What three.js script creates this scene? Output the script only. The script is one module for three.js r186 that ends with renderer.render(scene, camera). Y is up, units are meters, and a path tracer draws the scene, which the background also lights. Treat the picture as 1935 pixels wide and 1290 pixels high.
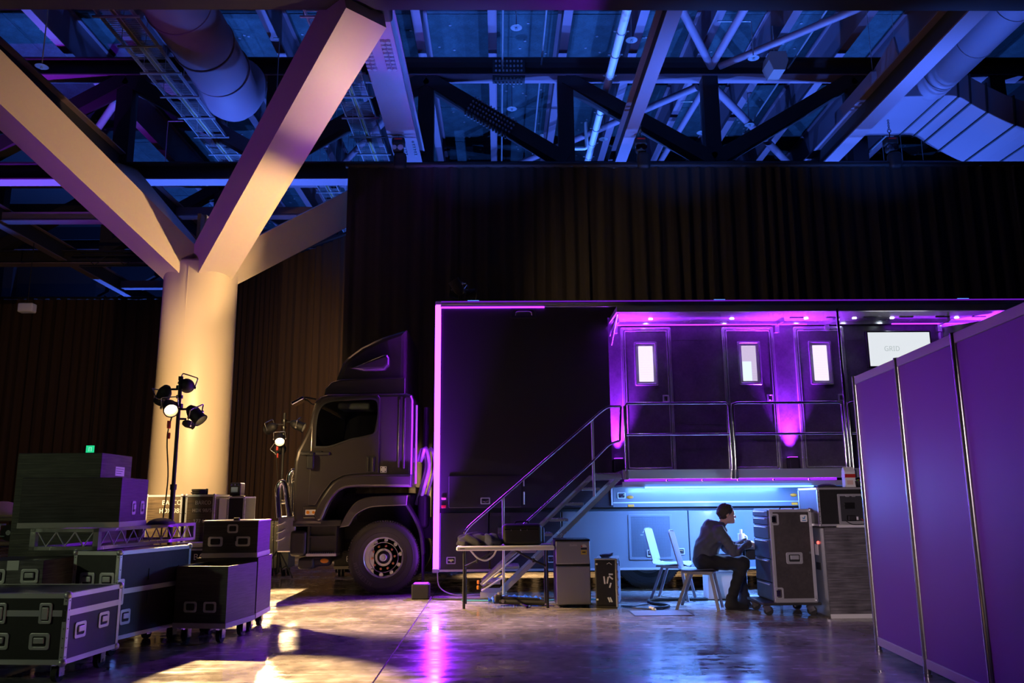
import * as THREE from 'three';
import { mergeGeometries } from 'three/addons/utils/BufferGeometryUtils.js';
import { RoundedBoxGeometry } from 'three/addons/geometries/RoundedBoxGeometry.js';
import { RectAreaLightUniformsLib } from 'three/addons/lights/RectAreaLightUniformsLib.js';
import { Brush, Evaluator, SUBTRACTION } from 'three-bvh-csg';
import { FontLoader } from 'three/addons/loaders/FontLoader.js';
import { TextGeometry } from 'three/addons/geometries/TextGeometry.js';

// ---------- camera, renderer, exposure ----------
const scene = new THREE.Scene();
scene.background = new THREE.Color(0, 0, 0);
const camera = new THREE.PerspectiveCamera(2 * Math.atan(645 / 1550) * 180 / Math.PI, 1935 / 1290, 0.05, 200);
camera.position.set(0, 1.3, 0);
camera.rotation.order = 'YXZ';
camera.rotation.set(Math.atan(300 / 1550), -0.017, -0.0085);
scene.add(camera);
const renderer = new THREE.WebGLRenderer();
renderer.toneMapping = THREE.LinearToneMapping;
renderer.toneMappingExposure = 1.0;
renderer.shadowMap.enabled = true;
RectAreaLightUniformsLib.init();
const font = await new FontLoader().loadAsync('fonts/droid/droid_sans_bold.typeface.json');
const fontRegular = await new FontLoader().loadAsync('fonts/droid/droid_sans_regular.typeface.json');

// light colours and strengths, in one place
const PURPLE = new THREE.Color().setRGB(0.30, 0.02, 1.0), BLUE = new THREE.Color().setRGB(0.055, 0.18, 1.0);
const WARM = new THREE.Color().setRGB(1.0, 0.645, 0.29), COOL = new THREE.Color().setRGB(0.1, 0.29, 1.0), WHITE = new THREE.Color().setRGB(1, 0.95, 0.9);
const POWER = { blue: 620, par: 60, parFloor: 800, wash: 420, strip: 45, work: 480 };

// ---------- helpers ----------
let seed = 12345;
const rnd = () => { seed = (seed * 1664525 + 1013904223) >>> 0; return seed / 4294967296; };
const rr = (a, b) => a + (b - a) * rnd();
const V = (x, y, z) => new THREE.Vector3(x, y, z);
const taken = new Map();
function numbered(n) { const k = taken.get(n) || 0; taken.set(n, k + 1); return k ? n + '_' + String(k).padStart(3, '0') : n; }
function flat(g) {
  if (g.index) g = g.toNonIndexed();
  for (const k of Object.keys(g.attributes)) if (!['position', 'normal', 'uv'].includes(k)) g.deleteAttribute(k);
  if (!g.attributes.normal) g.computeVertexNormals();
  if (!g.attributes.uv) g.setAttribute('uv', new THREE.BufferAttribute(new Float32Array(g.attributes.position.count * 2), 2));
  g.clearGroups && g.clearGroups();
  return g;
}
function merged(geos) { const a = (Array.isArray(geos) ? geos.flat(9) : [geos]).map(flat); return a.length === 1 ? a[0] : mergeGeometries(a); }
function mesh(name, geos, m) { const o = new THREE.Mesh(geos.isBufferGeometry ? geos : merged(geos), m); o.name = name; o.castShadow = o.receiveShadow = true; return o; }
function part(parent, name, geos, m, label) { const o = mesh(name, geos, m); parent.add(o); if (label) o.userData.label = label; return o; }
function partGroup(parent, name, pos = [0, 0, 0]) { const g = new THREE.Group(); g.name = name; g.position.set(...pos); parent.add(g); return g; }
function thing(name, label, category, pos = [0, 0, 0], ry = 0, group) {
  const g = new THREE.Group(); g.name = numbered(name); g.position.set(...pos); g.rotation.y = ry;
  g.userData = { label, category }; if (group) g.userData.group = group; scene.add(g); return g;
}
function solo(name, label, category, geos, m, group) {
  const o = mesh(numbered(name), geos, m); o.userData = { label, category }; if (group) o.userData.group = group; scene.add(o); return o;
}
function structure(name, geos, m, label) { const o = geos ? mesh(name, geos, m) : new THREE.Group(); o.name = name; o.userData = { kind: 'structure' }; if (label) o.userData.label = label; scene.add(o); return o; }
// geometry
function bx(x0, y0, z0, x1, y1, z1) { const g = new THREE.BoxGeometry(Math.abs(x1 - x0), Math.abs(y1 - y0), Math.abs(z1 - z0)); g.translate((x0 + x1) / 2, (y0 + y1) / 2, (z0 + z1) / 2); return metricUV(g); }
function metricUV(g) {   // box mapping in metres
  g = g.index ? g.toNonIndexed() : g; const p = g.attributes.position, n = g.attributes.normal, uv = new Float32Array(p.count * 2);
  for (let i = 0; i < p.count; i++) {
    const ax = Math.abs(n.getX(i)), ay = Math.abs(n.getY(i)), az = Math.abs(n.getZ(i));
    if (ay >= ax && ay >= az) { uv[2 * i] = p.getX(i); uv[2 * i + 1] = p.getZ(i); }
    else if (ax >= az) { uv[2 * i] = p.getZ(i); uv[2 * i + 1] = p.getY(i); }
    else { uv[2 * i] = p.getX(i); uv[2 * i + 1] = p.getY(i); }
  }
  g.setAttribute('uv', new THREE.BufferAttribute(uv, 2)); return g;
}
function rb(cx, cy, cz, w, h, d, r = 0.01, s = 2) { const g = new RoundedBoxGeometry(w, h, d, s, Math.min(r, w / 2.01, h / 2.01, d / 2.01)); g.translate(cx, cy, cz); return metricUV(g); }
function bar(a, b, r, n = 10, r2 = r) {   // round bar from a to b
  const A = a.isVector3 ? a : V(...a), B = b.isVector3 ? b : V(...b), d = B.clone().sub(A), g = new THREE.CylinderGeometry(r2, r, d.length(), n);
  g.applyQuaternion(new THREE.Quaternion().setFromUnitVectors(V(0, 1, 0), d.clone().normalize())); g.translate(...A.clone().add(B).multiplyScalar(0.5).toArray()); return g;
}
function beam(a, b, w, h, up = [0, 1, 0]) {   // rectangular bar: w across, h along up
  const A = V(...a), B = V(...b), d = B.clone().sub(A), L = d.length(); d.normalize();
  const U = V(...up), X = new THREE.Vector3().crossVectors(U, d).normalize(), Y = new THREE.Vector3().crossVectors(d, X);
  const g = new THREE.BoxGeometry(w, h, L); g.applyMatrix4(new THREE.Matrix4().makeBasis(X, Y, d)); g.translate(...A.clone().add(B).multiplyScalar(0.5).toArray()); return metricUV(g);
}
function tube(pts, r, seg = 40, n = 8, closed = false) { return new THREE.TubeGeometry(new THREE.CatmullRomCurve3(pts.map((p) => V(...p)), closed, 'centripetal'), seg, r, n, closed); }
function bent(pts, r, n = 8, bend = 0.06) {   // straight runs with small rounded corners
  const P = pts.map((p) => V(...p)), path = new THREE.CurvePath(); let last = P[0];
  for (let i = 1; i < P.length - 1; i++) {
    const a = P[i].clone().add(P[i - 1].clone().sub(P[i]).setLength(Math.min(bend, P[i].distanceTo(P[i - 1]) / 2.2))), b = P[i].clone().add(P[i + 1].clone().sub(P[i]).setLength(Math.min(bend, P[i].distanceTo(P[i + 1]) / 2.2)));
    path.add(new THREE.LineCurve3(last, a)); path.add(new THREE.QuadraticBezierCurve3(a, P[i].clone(), b)); last = b;
  }
  path.add(new THREE.LineCurve3(last, P[P.length - 1])); return new THREE.TubeGeometry(path, pts.length * 14, r, n, false);
}
function shapeOf(pts, holes = []) {
  const s = new THREE.Shape(pts.map((p) => new THREE.Vector2(p[0], p[1])));
  for (const h of holes) s.holes.push(new THREE.Path(h.map((p) => new THREE.Vector2(p[0], p[1])))); return s;
}
function plate(pts, z0, z1, bevel = 0, holes = []) {   // xy outline from z0 (back) to z1 (front)
  const g = new THREE.ExtrudeGeometry(shapeOf(pts, holes), { depth: z1 - z0 - 2 * bevel, bevelEnabled: bevel > 0, bevelThickness: bevel, bevelSize: bevel, bevelOffset: -bevel, bevelSegments: 3, curveSegments: 8 });
  g.translate(0, 0, z0 + bevel); return metricUV(g);
}
function curvePts(pts, n = 40, closed = false) { return new THREE.CatmullRomCurve3(pts.map((p) => V(p[0], p[1], 0)), closed, 'centripetal').getPoints(n).map((p) => [p.x, p.y]); }
function disc(c, r, h, n = 20, axis = 'z') { const g = new THREE.CylinderGeometry(r, r, h, n); if (axis === 'z') g.rotateX(Math.PI / 2); if (axis === 'x') g.rotateZ(Math.PI / 2); g.translate(...c); return g; }
function ring(c, R, r, axis = 'z', n = 32) { const g = new THREE.TorusGeometry(R, r, 8, n); if (axis === 'y') g.rotateX(Math.PI / 2); if (axis === 'x') g.rotateY(Math.PI / 2); g.translate(...c); return g; }
function lathe(prof, n = 32) { return new THREE.LatheGeometry(prof.map((p) => new THREE.Vector2(p[0], p[1])), n); }
function text(s, size, depth = 0.003, f = font) { const g = new TextGeometry(s, { font: f, size, depth, curveSegments: 4 }); g.computeBoundingBox(); return g; }
function rot(g, x = 0, y = 0, z = 0) { if (x) g.rotateX(x); if (y) g.rotateY(y); if (z) g.rotateZ(z); return g; }
function mv(g, x, y, z) { g.translate(x, y, z); return g; }
function rrect(x0, y0, x1, y1, r) {
  const p = []; for (const [cx, cy, a] of [[x1 - r, y1 - r, 0], [x0 + r, y1 - r, 1], [x0 + r, y0 + r, 2], [x1 - r, y0 + r, 3]]) for (let i = 0; i <= 4; i++) { const t = (a + i / 4) * Math.PI / 2; p.push([cx + r * Math.cos(t), cy + r * Math.sin(t)]); } return p;
}
// ---------- computed textures ----------
function noiseField(n, cells, oct, sd) {   // tileable value noise, 0..1
  let s = sd >>> 0; const R = () => { s = (s * 1664525 + 1013904223) >>> 0; return s / 4294967296; };
  const out = new Float32Array(n * n); let amp = 1, tot = 0;
  for (let o = 0; o < oct; o++) {
    const cx = Math.max(1, Math.round(cells[0] * 2 ** o)), cy = Math.max(1, Math.round(cells[1] * 2 ** o)), g = new Float32Array(cx * cy).map(R);
    for (let y = 0; y < n; y++) for (let x = 0; x < n; x++) {
      const u = x / n * cx, v = y / n * cy, iu = Math.floor(u), iv = Math.floor(v); let fu = u - iu, fv = v - iv; fu = fu * fu * (3 - 2 * fu); fv = fv * fv * (3 - 2 * fv);
      const a = g[(iv % cy) * cx + iu % cx], b = g[(iv % cy) * cx + (iu + 1) % cx], c = g[((iv + 1) % cy) * cx + iu % cx], d = g[((iv + 1) % cy) * cx + (iu + 1) % cx];
      out[y * n + x] += amp * (a + (b - a) * fu + (c - a) * fv + (a - b - c + d) * fu * fv);
    }
    tot += amp; amp *= 0.55;
  }
  return out.map((v) => v / tot);
}
function tex(n, f, srgb, rep) {
  const d = new Uint8Array(n * n * 4);
  for (let i = 0; i < n * n; i++) { const c = f(i % n, Math.floor(i / n), i); for (let k = 0; k < 3; k++) d[4 * i + k] = Math.max(0, Math.min(255, Math.round((Array.isArray(c) ? c[k] : c) * 255))); d[4 * i + 3] = 255; }
  const t = new THREE.DataTexture(d, n, n); t.magFilter = THREE.LinearFilter; t.minFilter = THREE.LinearMipmapLinearFilter; t.generateMipmaps = true; t.wrapS = t.wrapT = THREE.RepeatWrapping;
  if (srgb) t.colorSpace = THREE.SRGBColorSpace; if (rep) t.repeat.set(...rep); t.needsUpdate = true; return t;
}
const M = {};
function mat(c, rough = 0.6, metal = 0, extra = {}) { const m = new THREE.MeshPhysicalMaterial({ roughness: rough, metalness: metal, side: THREE.DoubleSide, ...extra }); if (Array.isArray(c)) m.color.setRGB(...c); else m.color.set(c); return m; }
const glow = (c, k) => { const m = new THREE.MeshStandardMaterial({ color: 0x000000, roughness: 1, side: THREE.DoubleSide }); m.emissive = c.clone(); m.emissiveIntensity = k; return m; };
const nA = noiseField(512, [6, 6], 5, 11), nB = noiseField(512, [40, 40], 3, 23), nC = noiseField(512, [4, 90], 3, 37), nD = noiseField(512, [3, 3], 6, 51);
// floor: polished concrete with aggregate, stains, fine scratches
const floorMap = tex(512, (x, y, i) => { const v = 0.62 + 0.42 * (nA[i] - 0.5) + 0.22 * (nB[i] - 0.5) + 0.2 * (nD[(i * 7 + 311) % 262144] - 0.5) * (nA[i] > 0.5 ? 1 : 0.3); return [v * 1.02, v * 0.985, v * 0.95]; }, true, [0.28, 0.28]);
const floorRough = tex(512, (x, y, i) => 0.185 + 0.26 * (nA[i] - 0.45) + 0.26 * (nC[i] - 0.5) + 0.1 * (nB[i] - 0.5), false, [0.28, 0.28]);
const floorBump = tex(512, (x, y, i) => 0.5 + 0.7 * (nD[i] - 0.5) + 0.3 * (nC[i] - 0.5), false, [0.28, 0.28]);
M.floor = mat(0xffffff, 1, 0, { map: floorMap, roughnessMap: floorRough, bumpMap: floorBump, bumpScale: 0.0015, specularIntensity: 0.9 });
M.floor.color.setRGB(0.85, 0.82, 0.8);
const plyMap = tex(256, (x, y) => { const i = (y * 2) * 512 + x * 2; const v = 0.72 + 0.5 * (nC[i] - 0.5) + 0.25 * (nA[i] - 0.5); return [v, v, v]; }, true, [1.4, 1.4]);
const plyBump = tex(256, (x, y) => { const i = (y * 2) * 512 + x * 2; return 0.5 + 0.8 * (nC[i] - 0.5); }, false, [1.4, 1.4]);
const ply = (c, r = 0.55) => mat(c, r, 0, { map: plyMap, bumpMap: plyBump, bumpScale: 0.002 });
const scuffMap = tex(256, (x, y) => { const i = (y * 2) * 512 + x * 2; const v = 0.85 + 0.3 * (nA[i] - 0.5) + 0.2 * (nB[i] - 0.5); return [v, v, v]; }, true, [1, 1]);
const scuffRough = tex(256, (x, y) => { const i = (y * 2) * 512 + x * 2; return 0.45 + 0.5 * (nA[i] - 0.5) + 0.3 * (nB[i] - 0.5); }, false, [1, 1]);
M.blackSteel = mat([0.02, 0.02, 0.023], 0.5, 0.2); M.tintedBeam = mat([0.23, 0.16, 0.2], 0.55); M.roof = mat([0.035, 0.085, 0.09], 0.8, 0, { map: scuffMap });  // violet of the mixed roof light is put into the beam colour
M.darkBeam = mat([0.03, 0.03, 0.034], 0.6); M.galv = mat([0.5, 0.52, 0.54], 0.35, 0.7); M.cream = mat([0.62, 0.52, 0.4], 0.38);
M.drape = mat([0.02, 0.016, 0.014], 0.95, 0, { sheen: 0.3, sheenRoughness: 0.8 }); M.drapeBrown = mat([0.036, 0.017, 0.009], 0.95);
M.alu = mat([0.62, 0.62, 0.63], 0.36, 0.6); M.chrome = mat([0.82, 0.82, 0.83], 0.1, 1); M.steel = mat([0.55, 0.55, 0.57], 0.25, 0.95); M.aluFrame = mat([0.55, 0.55, 0.52], 0.45, 0.6, { roughnessMap: scuffRough });
M.caseBlack = mat([0.016, 0.015, 0.015], 0.5, 0, { map: scuffMap }); M.caseBrown = ply([0.12, 0.085, 0.05], 0.5); M.caseGrey = ply([0.24, 0.22, 0.235], 0.6); M.plyGreen = ply([0.1, 0.095, 0.07], 0.6); M.wood = ply([0.42, 0.3, 0.18], 0.6);
M.caseCharcoal = ply([0.05, 0.047, 0.05], 0.55); M.rail = mat([0.45, 0.43, 0.42], 0.5); M.rubber = mat([0.02, 0.019, 0.018], 0.75); M.black = mat([0.012, 0.012, 0.013], 0.6); M.blackGloss = mat([0.012, 0.012, 0.013], 0.25);
M.white = mat([0.75, 0.74, 0.72], 0.5); M.paper = mat([0.8, 0.8, 0.78], 0.8); M.print = mat([0.03, 0.03, 0.035], 0.8); M.red = mat([0.5, 0.02, 0.015], 0.5); M.amber = mat([0.85, 0.32, 0.02], 0.3); M.yellow = mat([0.75, 0.55, 0.08], 0.5);

// ================= the hall =================
{
  const f = structure('floor', [bx(-22, -0.4, -34, 18, -0.014, 9)], M.blackSteel);
  const xs = [-22, -18.9, -12.9, -6.9, -0.93, 5.05, 11, 18], zs = [-34, -30, -24, -18, -11.88, -5.9, 0.1, 9], j = 0.007;
  for (let a = 0; a < xs.length - 1; a++) for (let b = 0; b < zs.length - 1; b++) part(f, 'slab', [bx(xs[a] + j, -0.3, zs[b] + j, xs[a + 1] - j, 0, zs[b + 1] - j)], M.floor);
}
structure('wall_back', [bx(-22, 0, -34.3, 18, 13.2, -34)], M.darkBeam);
structure('wall_left', [bx(-22.3, 0, -34, -22, 13.2, 9)], M.darkBeam);
structure('wall_right', [bx(18, 0, -34, 18.3, 13.2, 9)], M.darkBeam);
structure('wall_front', [bx(-22, 0, 9, 18, 13.2, 9.3)], M.darkBeam);
{ // roof deck of separate sheets, screwed to purlins
  const c = structure('ceiling', [bx(-22, 13.0, -34, 18, 13.3, 9)], M.darkBeam);
  const variants = [0.9, 1.0, 1.12].map((k) => { const m = M.roof.clone(); m.color.multiplyScalar(k); return m; });
  const g = bx(-0.835, 12.86, -1.19, 0.835, 12.9, 1.19), screws = [];
  for (let i = -8; i <= 8; i++) for (let k = 0; k < 11; k++) {
    const s = mesh('roof_panel', g, variants[Math.floor(rnd() * 3)]); const x = 0.74 + i * 1.68, z = -9.6 - k * 2.4; s.position.set(x, rr(-0.006, 0.006), z); c.add(s);
    for (let q = 0; q < 5; q++) screws.push(disc([x + rr(-0.6, 0.6), 12.85, z + rr(-1, 1)], 0.035, 0.02, 8, 'y'));
  }
  const s = part(c, 'screws', screws, M.galv); s.userData.kind = 'stuff';
  for (let i = -6; i <= 7; i++) for (let q = 0; q < 2; q++) {
    const x = -0.1 + i * 1.68, z0 = q ? -19.2 : -9, z1 = q ? -33 : -19.2;
    part(c, 'purlin', [bx(x - 0.1, 11.8, z0, x + 0.1, 11.83, z1), bx(x - 0.012, 11.83, z0, x + 0.012, 12.83, z1), bx(x - 0.1, 12.8, z0, x + 0.1, 12.84, z1)], M.tintedBeam);
  }
}
// ---------- curtains ----------
function curtainGeometry(path, y0, y1, amp, wave, sd) {
  seed = sd; const pts = []; let total = 0; const P = path.map((p) => new THREE.Vector2(...p));
  for (let i = 0; i < P.length - 1; i++) total += P[i].distanceTo(P[i + 1]);
  const n = Math.round(total / 0.035), rows = [0, 0.3, 0.7, 0.93, 1], cols = []; let ph = 0, w = wave, a = amp, lean = 0;
  for (let c = 0; c <= n; c++) {
    ph += (total / n) / w * 2 * Math.PI; if (rnd() < 0.12) { w = wave * rr(0.7, 1.5); a = amp * rr(0.55, 1.3); lean = rr(-0.03, 0.03); }
    let s = c / n * total, i = 0; while (i < P.length - 2 && s > P[i].distanceTo(P[i + 1])) { s -= P[i].distanceTo(P[i + 1]); i++; }
    const d = P[i + 1].clone().sub(P[i]).normalize(), b = P[i].clone().addScaledVector(d, s), nn = new THREE.Vector2(-d.y, d.x);
    cols.push(rows.map((t) => { const o = a * (0.55 + 0.45 * (1 - t)) * (Math.sin(ph) + 0.35 * Math.sin(2.3 * ph + 1)), sh = lean * Math.sin(t * 5 + c * 0.01); return [b.x + nn.x * o + d.x * sh, y0 + (y1 - y0) * t, b.y + nn.y * o + d.y * sh]; }));
  }
  const pos = [], idx = [], R = rows.length;
  for (const col of cols) for (const p of col) pos.push(...p);
  for (let c = 0; c < n; c++) for (let r = 0; r < R - 1; r++) { const q = c * R + r; idx.push(q, q + R, q + R + 1, q, q + R + 1, q + 1); }
  const g = new THREE.BufferGeometry(); g.setAttribute('position', new THREE.Float32BufferAttribute(pos, 3)); g.setIndex(idx); g.computeVertexNormals(); return g;
}
{
  const a = thing('stage_curtain', 'tall black pleated curtain hanging behind the dark trailer', 'curtain');
  part(a, 'cloth', curtainGeometry([[-3.0, -15.6], [13.5, -15.6]], 0.03, 7.9, 0.055, 0.27, 5), M.drape);
  part(a, 'curtain_rail', [bar([-3.05, 7.95, -15.6], [13.5, 7.95, -15.6], 0.06), bar([-3.05, 7.62, -15.95], [13.5, 7.62, -15.95], 0.03), bar([-3.05, 7.95, -15.95], [13.5, 7.95, -15.95], 0.03)], M.black);
  const b = thing('stage_curtain', 'brown pleated curtain running back between the column and the truck cab', 'curtain');
  part(b, 'cloth', curtainGeometry([[-2.6, -18.9], [-3.77, -20.0], [-7.8, -23.9], [-11.2, -26.7]], 0.03, 7.95, 0.06, 0.34, 9), M.drapeBrown);
  part(b, 'curtain_rail', [bar([-2.6, 8.0, -18.9], [-11.2, 8.0, -26.7], 0.05)], M.black);
  const c = thing('stage_curtain', 'distant dark curtain behind the stacked road cases', 'curtain');
  part(c, 'cloth', curtainGeometry([[-11.2, -26.7], [-21.8, -26.5]], 0.03, 7.95, 0.06, 0.36, 15), M.drapeBrown);
  part(c, 'curtain_rail', [bar([-11.2, 8.0, -26.7], [-21.8, 8.0, -26.5], 0.05)], M.black);
}
// ---------- trusses and beams ----------
M.trussShade = mat([0.032, 0.027, 0.03], 0.6);  // darkened so the truss fronts look unlit
function truss(label, z, nodes, diags, chordM) {   // front face at z, 0.4 deep
  const t = thing('roof_truss', label, 'truss', [0, 0, z]);
  const fm = z > -12 ? M.darkBeam : M.tintedBeam;  // chord undersides coloured as if lit, dark on the nearest truss
  part(t, 'toned_flange', [bx(-22, 8.48, -0.4, 18, 8.505, 0)], fm); part(t, 'toned_flange', [bx(-22, 11.04, -0.4, 18, 11.065, 0)], fm);
  part(t, 'bottom_chord', [bx(-22, 8.505, -0.4, 18, 8.52, 0), bx(-22, 8.52, -0.23, 18, 8.86, -0.17), bx(-22, 8.86, -0.4, 18, 8.9, 0)], chordM);
  part(t, 'top_chord', [bx(-22, 11.065, -0.4, 18, 11.08, 0), bx(-22, 11.08, -0.23, 18, 11.45, -0.17), bx(-22, 11.45, -0.4, 18, 11.49, 0)], chordM);
  for (const x of nodes) { part(t, 'post', [bx(x - 0.18, 8.9, -0.36, x + 0.18, 11.04, -0.04)], chordM); }
  for (const [x0, y0, x1, y1] of diags) part(t, 'diagonal', [beam([x0, y0, -0.2], [x1, y1, -0.2], 0.32, 0.36, [0, 0, 1])], chordM);
  return t;
}
const nodesX = [-19, -15.4, -12, -8.6, -5.15, -1.65, 1.6, 5.0, 8.4, 11.8, 15.2], lo = 8.95, hi = 11.0;
const diagA = [[-15.4, lo, -12, hi], [-12, hi, -8.6, lo], [-12, lo, -8.6, hi], [-8.6, hi, -5.15, lo], [-5.15, lo, -1.65, hi], [-1.65, hi, 1.6, lo], [1.6, hi, 5.0, lo], [8.4, hi, 5.0, lo], [8.4, hi, 11.8, lo], [15.2, hi, 11.8, lo]].filter((d) => !(d[0] === -12 && d[3] === lo && d[2] === -8.6));
truss('near roof truss whose lower chord crosses the very top', -10.68, [-12, -5.15, 1.6, 8.4], [], M.trussShade);
const far2 = truss('steel roof truss with posts and diagonals darkened as if unlit above the black curtain', -17.6, nodesX, diagA, M.trussShade);
truss('third roof truss seen low beyond the branching column', -24.2, nodesX, diagA, M.trussShade);
truss('deepest roof truss at the back of the hall', -31, nodesX, diagA, M.trussShade);
{ // bolted splices on the second truss
  const nuts = (list) => list.map(([x, y, z, ax]) => disc([x, y, z], 0.026, 0.06, 6, ax));
  const chord = []; for (let i = 0; i < 8; i++) for (let k = 0; k < 2; k++) chord.push([-0.02 + 0.085 * i, 8.4 + 2.6, -0.1 - 0.2 * k, 'y']);
  for (let i = 0; i < 8; i++) for (let k = 0; k < 3; k++) chord.push([-0.02 + 0.085 * i, 11.14 + 0.12 * k, 0.0, 'z']);
  part(far2, 'splice_plate', [bx(-0.1, 11.02, -0.38, 0.66, 11.04, -0.02), bx(-0.1, 11.1, -0.02, 0.66, 11.44, 0.0)], M.darkBeam);
  const s1 = part(far2, 'splice_bolts', nuts(chord), M.galv); s1.userData.kind = 'stuff';
  const dg = []; for (let i = 0; i < 14; i++) for (let k = 0; k < 4; k++) { const t = 0.33 + 0.022 * i; dg.push([-1.65 + 3.25 * t + 0.1 * (k - 1.5) * 0.53, hi - 2.05 * t + 0.1 * (k - 1.5) * 0.85, 0.0, 'z']); }
  for (let i = 0; i < 14; i++) for (let k = 0; k < 2; k++) { const t = 0.31 + 0.022 * i; dg.push([-1.65 + 3.25 * t - 0.1, hi - 2.05 * t - 0.17, -0.12 - 0.16 * k, 'y']); }
  const s2 = part(far2, 'splice_bolts', nuts(dg), M.galv); s2.userData.kind = 'stuff';
}
function girder(x, w, label, z0 = -11.0, z1 = -33) {
  const t = thing('roof_girder', label, 'girder', [x, 0, 0]);
  part(t, 'bottom_flange', [bx(-w / 2, 8.6, z0, w / 2, 8.63, z1)], M.tintedBeam); part(t, 'web', [bx(-0.02, 8.63, z0, 0.02, 9.1, z1)], M.darkBeam); part(t, 'top_flange', [bx(-w / 2, 9.1, z0, w / 2, 9.13, z1)], M.tintedBeam);
  return t;
}
const g1 = girder(-1.94, 0.58, 'wide roof girder running back from the top of the branching column');
{ const b = []; for (const dx of [-0.24, -0.15, 0.1, 0.19]) for (let i = 0; i < 8; i++) b.push(disc([dx, 8.575, -12.1 - 0.12 * i], 0.04, 0.05, 8, 'y')); for (let i = 0; i < 6; i++) for (const dx of [-0.2, 0.0, 0.2]) b.push(disc([dx, 8.58, -15.9 - 0.12 * i], 0.03, 0.05, 8, 'y')); const s = part(g1, 'bolts', b, M.galv); s.userData.kind = 'stuff'; }
girder(2.72, 0.24, 'narrow roof girder above the middle of the trailer'); girder(7.4, 0.32, 'roof girder in front of the large round duct'); girder(-8.6, 0.3, 'roof girder above the cable trays'); girder(-13.3, 0.24, 'roof girder over the far dark curtain');
girder(12.2, 0.3, 'roof girder beyond the curved rectangular duct');
for (const [a, b, r, l] of [
  [[5.0, 11.2, -17.5], [1.6, 11.2, -11.0], 0.09, 'slanting round brace tube toward the pale drain pipe'], [[5.0, 11.2, -17.5], [5.3, 11.2, -11.0], 0.09, 'straight round brace tube meeting the truss post'], [[5.2, 11.2, -17.5], [11.6, 11.2, -11.0], 0.08, 'long round brace tube rising above the hanging grey box'],
  [[4.8, 11.0, -18.1], [-0.6, 11.0, -24.0], 0.09, 'round brace tube behind the truss crossing the drain pipe'], [[5.2, 11.0, -18.1], [9.6, 11.0, -24.0], 0.1, 'round brace tube behind the truss under the roof girders'], [[5.0, 11.0, -18.1], [4.7, 11.0, -24.0], 0.08, 'round brace tube behind the middle truss post'],
  [[-1.9, 11.0, -18.1], [-5.3, 11.0, -24.0], 0.09, 'round brace tube behind the ladder cable tray'], [[-8.8, 11.0, -18.1], [-5.0, 11.0, -24.0], 0.09, 'round brace tube behind the cream branching column'], [[-8.8, 11.0, -18.1], [-13.4, 11.0, -24.0], 0.09, 'round brace tube above the far dark curtain']]) solo('brace_tube', l, 'tube', [bar(a, b, r, 14)], M.tintedBeam);
// short horizontal ties between the girders in the far bays
for (const [x0, x1, y, z] of [[-22, -8.6, 8.7, -21], [-13.3, -2, 8.7, -28], [2.7, 12, 9.0, -20.6], [-8.6, -2, 8.75, -20.8]]) solo('tie_beam', `cross tie beam ${Math.round(-z)} metres back between two roof girders`, 'beam', [bx(x0, y, z, x1, y + 0.03, z - 0.3), bx(x0, y + 0.03, z - 0.14, x1, y + 0.3, z - 0.17)], M.tintedBeam);
// ---------- pipes, ducts, trays ----------
{
  const p = thing('drain_pipe', 'pale drain pipe slung under the roof with clamps', 'pipe'); part(p, 'pipe', [bar([2.58, 10.8, -9], [2.58, 10.8, -30], 0.09, 16)], M.white);
  part(p, 'branch_pipe', [bent([[2.4, 11.3, -20.6], [2.4, 10.55, -20.6], [1.2, 10.55, -20.6], [1.2, 10.95, -20.6]], 0.05, 10, 0.08)], M.white);
  for (let i = 0; i < 12; i++) part(p, 'clamp', [ring([2.58, 10.8, -13.6 - i * 0.9], 0.1, 0.014, 'z', 20), bx(2.42, 10.79, -13.61 - i * 0.9, 2.74, 10.81, -13.59 - i * 0.9)], M.galv);
}
for (const [a, b] of [[[0.13, 11.2, -12], [0.13, 11.2, -30]], [[1.05, 11.4, -12], [1.05, 11.4, -30]], [[-11, 9.6, -12], [-11, 9.6, -30]], [[6.9, 11.3, -12], [6.9, 11.3, -30]], [[10.2, 10.6, -12], [10.2, 10.6, -30]]].map((v) => v)) solo('conduit', `thin sprinkler conduit at roof line ${a[0] < 0 ? 'over the far curtain' : a[0] < 0.5 ? 'passing the bolted splice' : a[0] < 2 ? 'beside the drain pipe' : a[0] < 8 ? 'before the round duct' : 'behind the round duct'}`, 'pipe', [bar(a, b, 0.022, 8)], M.galv);
let roseN = 0;
for (const [x, y, z, w] of [[0.37, 10.9, -19.0, 'below the bolted diagonal'], [2.87, 10.9, -15.88, 'above the narrow girder'], [2.88, 10.9, -20.75, 'beside the drain pipe'], [5.45, 10.9, -20.36, 'by the middle truss post'], [6.6, 10.9, -19.9, 'behind the slanting brace'], [-9.1, 9.9, -15.2, 'above the sloping column arm'], [-5.0, 10.0, -17.3, 'over the cable tray'], [5.7, 10.9, -16.6, 'on the rising brace tube'], [0.42, 11.2, -15.9, 'near the topmost chord'], [-9.2, 9.3, -21.5, 'under the purple lit pipes']]) {
  const t = thing('sprinkler_rose', `small round sprinkler shield disc ${w}`, 'sprinkler', [x, y, z]); part(t, 'disc', lathe([[0.0, 0.012], [0.1, 0.008], [0.13, -0.01], [0.12, -0.014], [0, -0.004]], 20), M.galv); part(t, 'stem', [bar([0, -0.06, 0], [0, 11.79 - y, 0], 0.012, 6), bar([0, 11.785 - y, 0], [-0.1 + 1.68 * Math.round((x + 0.1) / 1.68) - x, 11.785 - y, 0], 0.014, 6), disc([0, -0.05, 0], 0.03, 0.03, 10, 'y')], M.galv);
}
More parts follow.
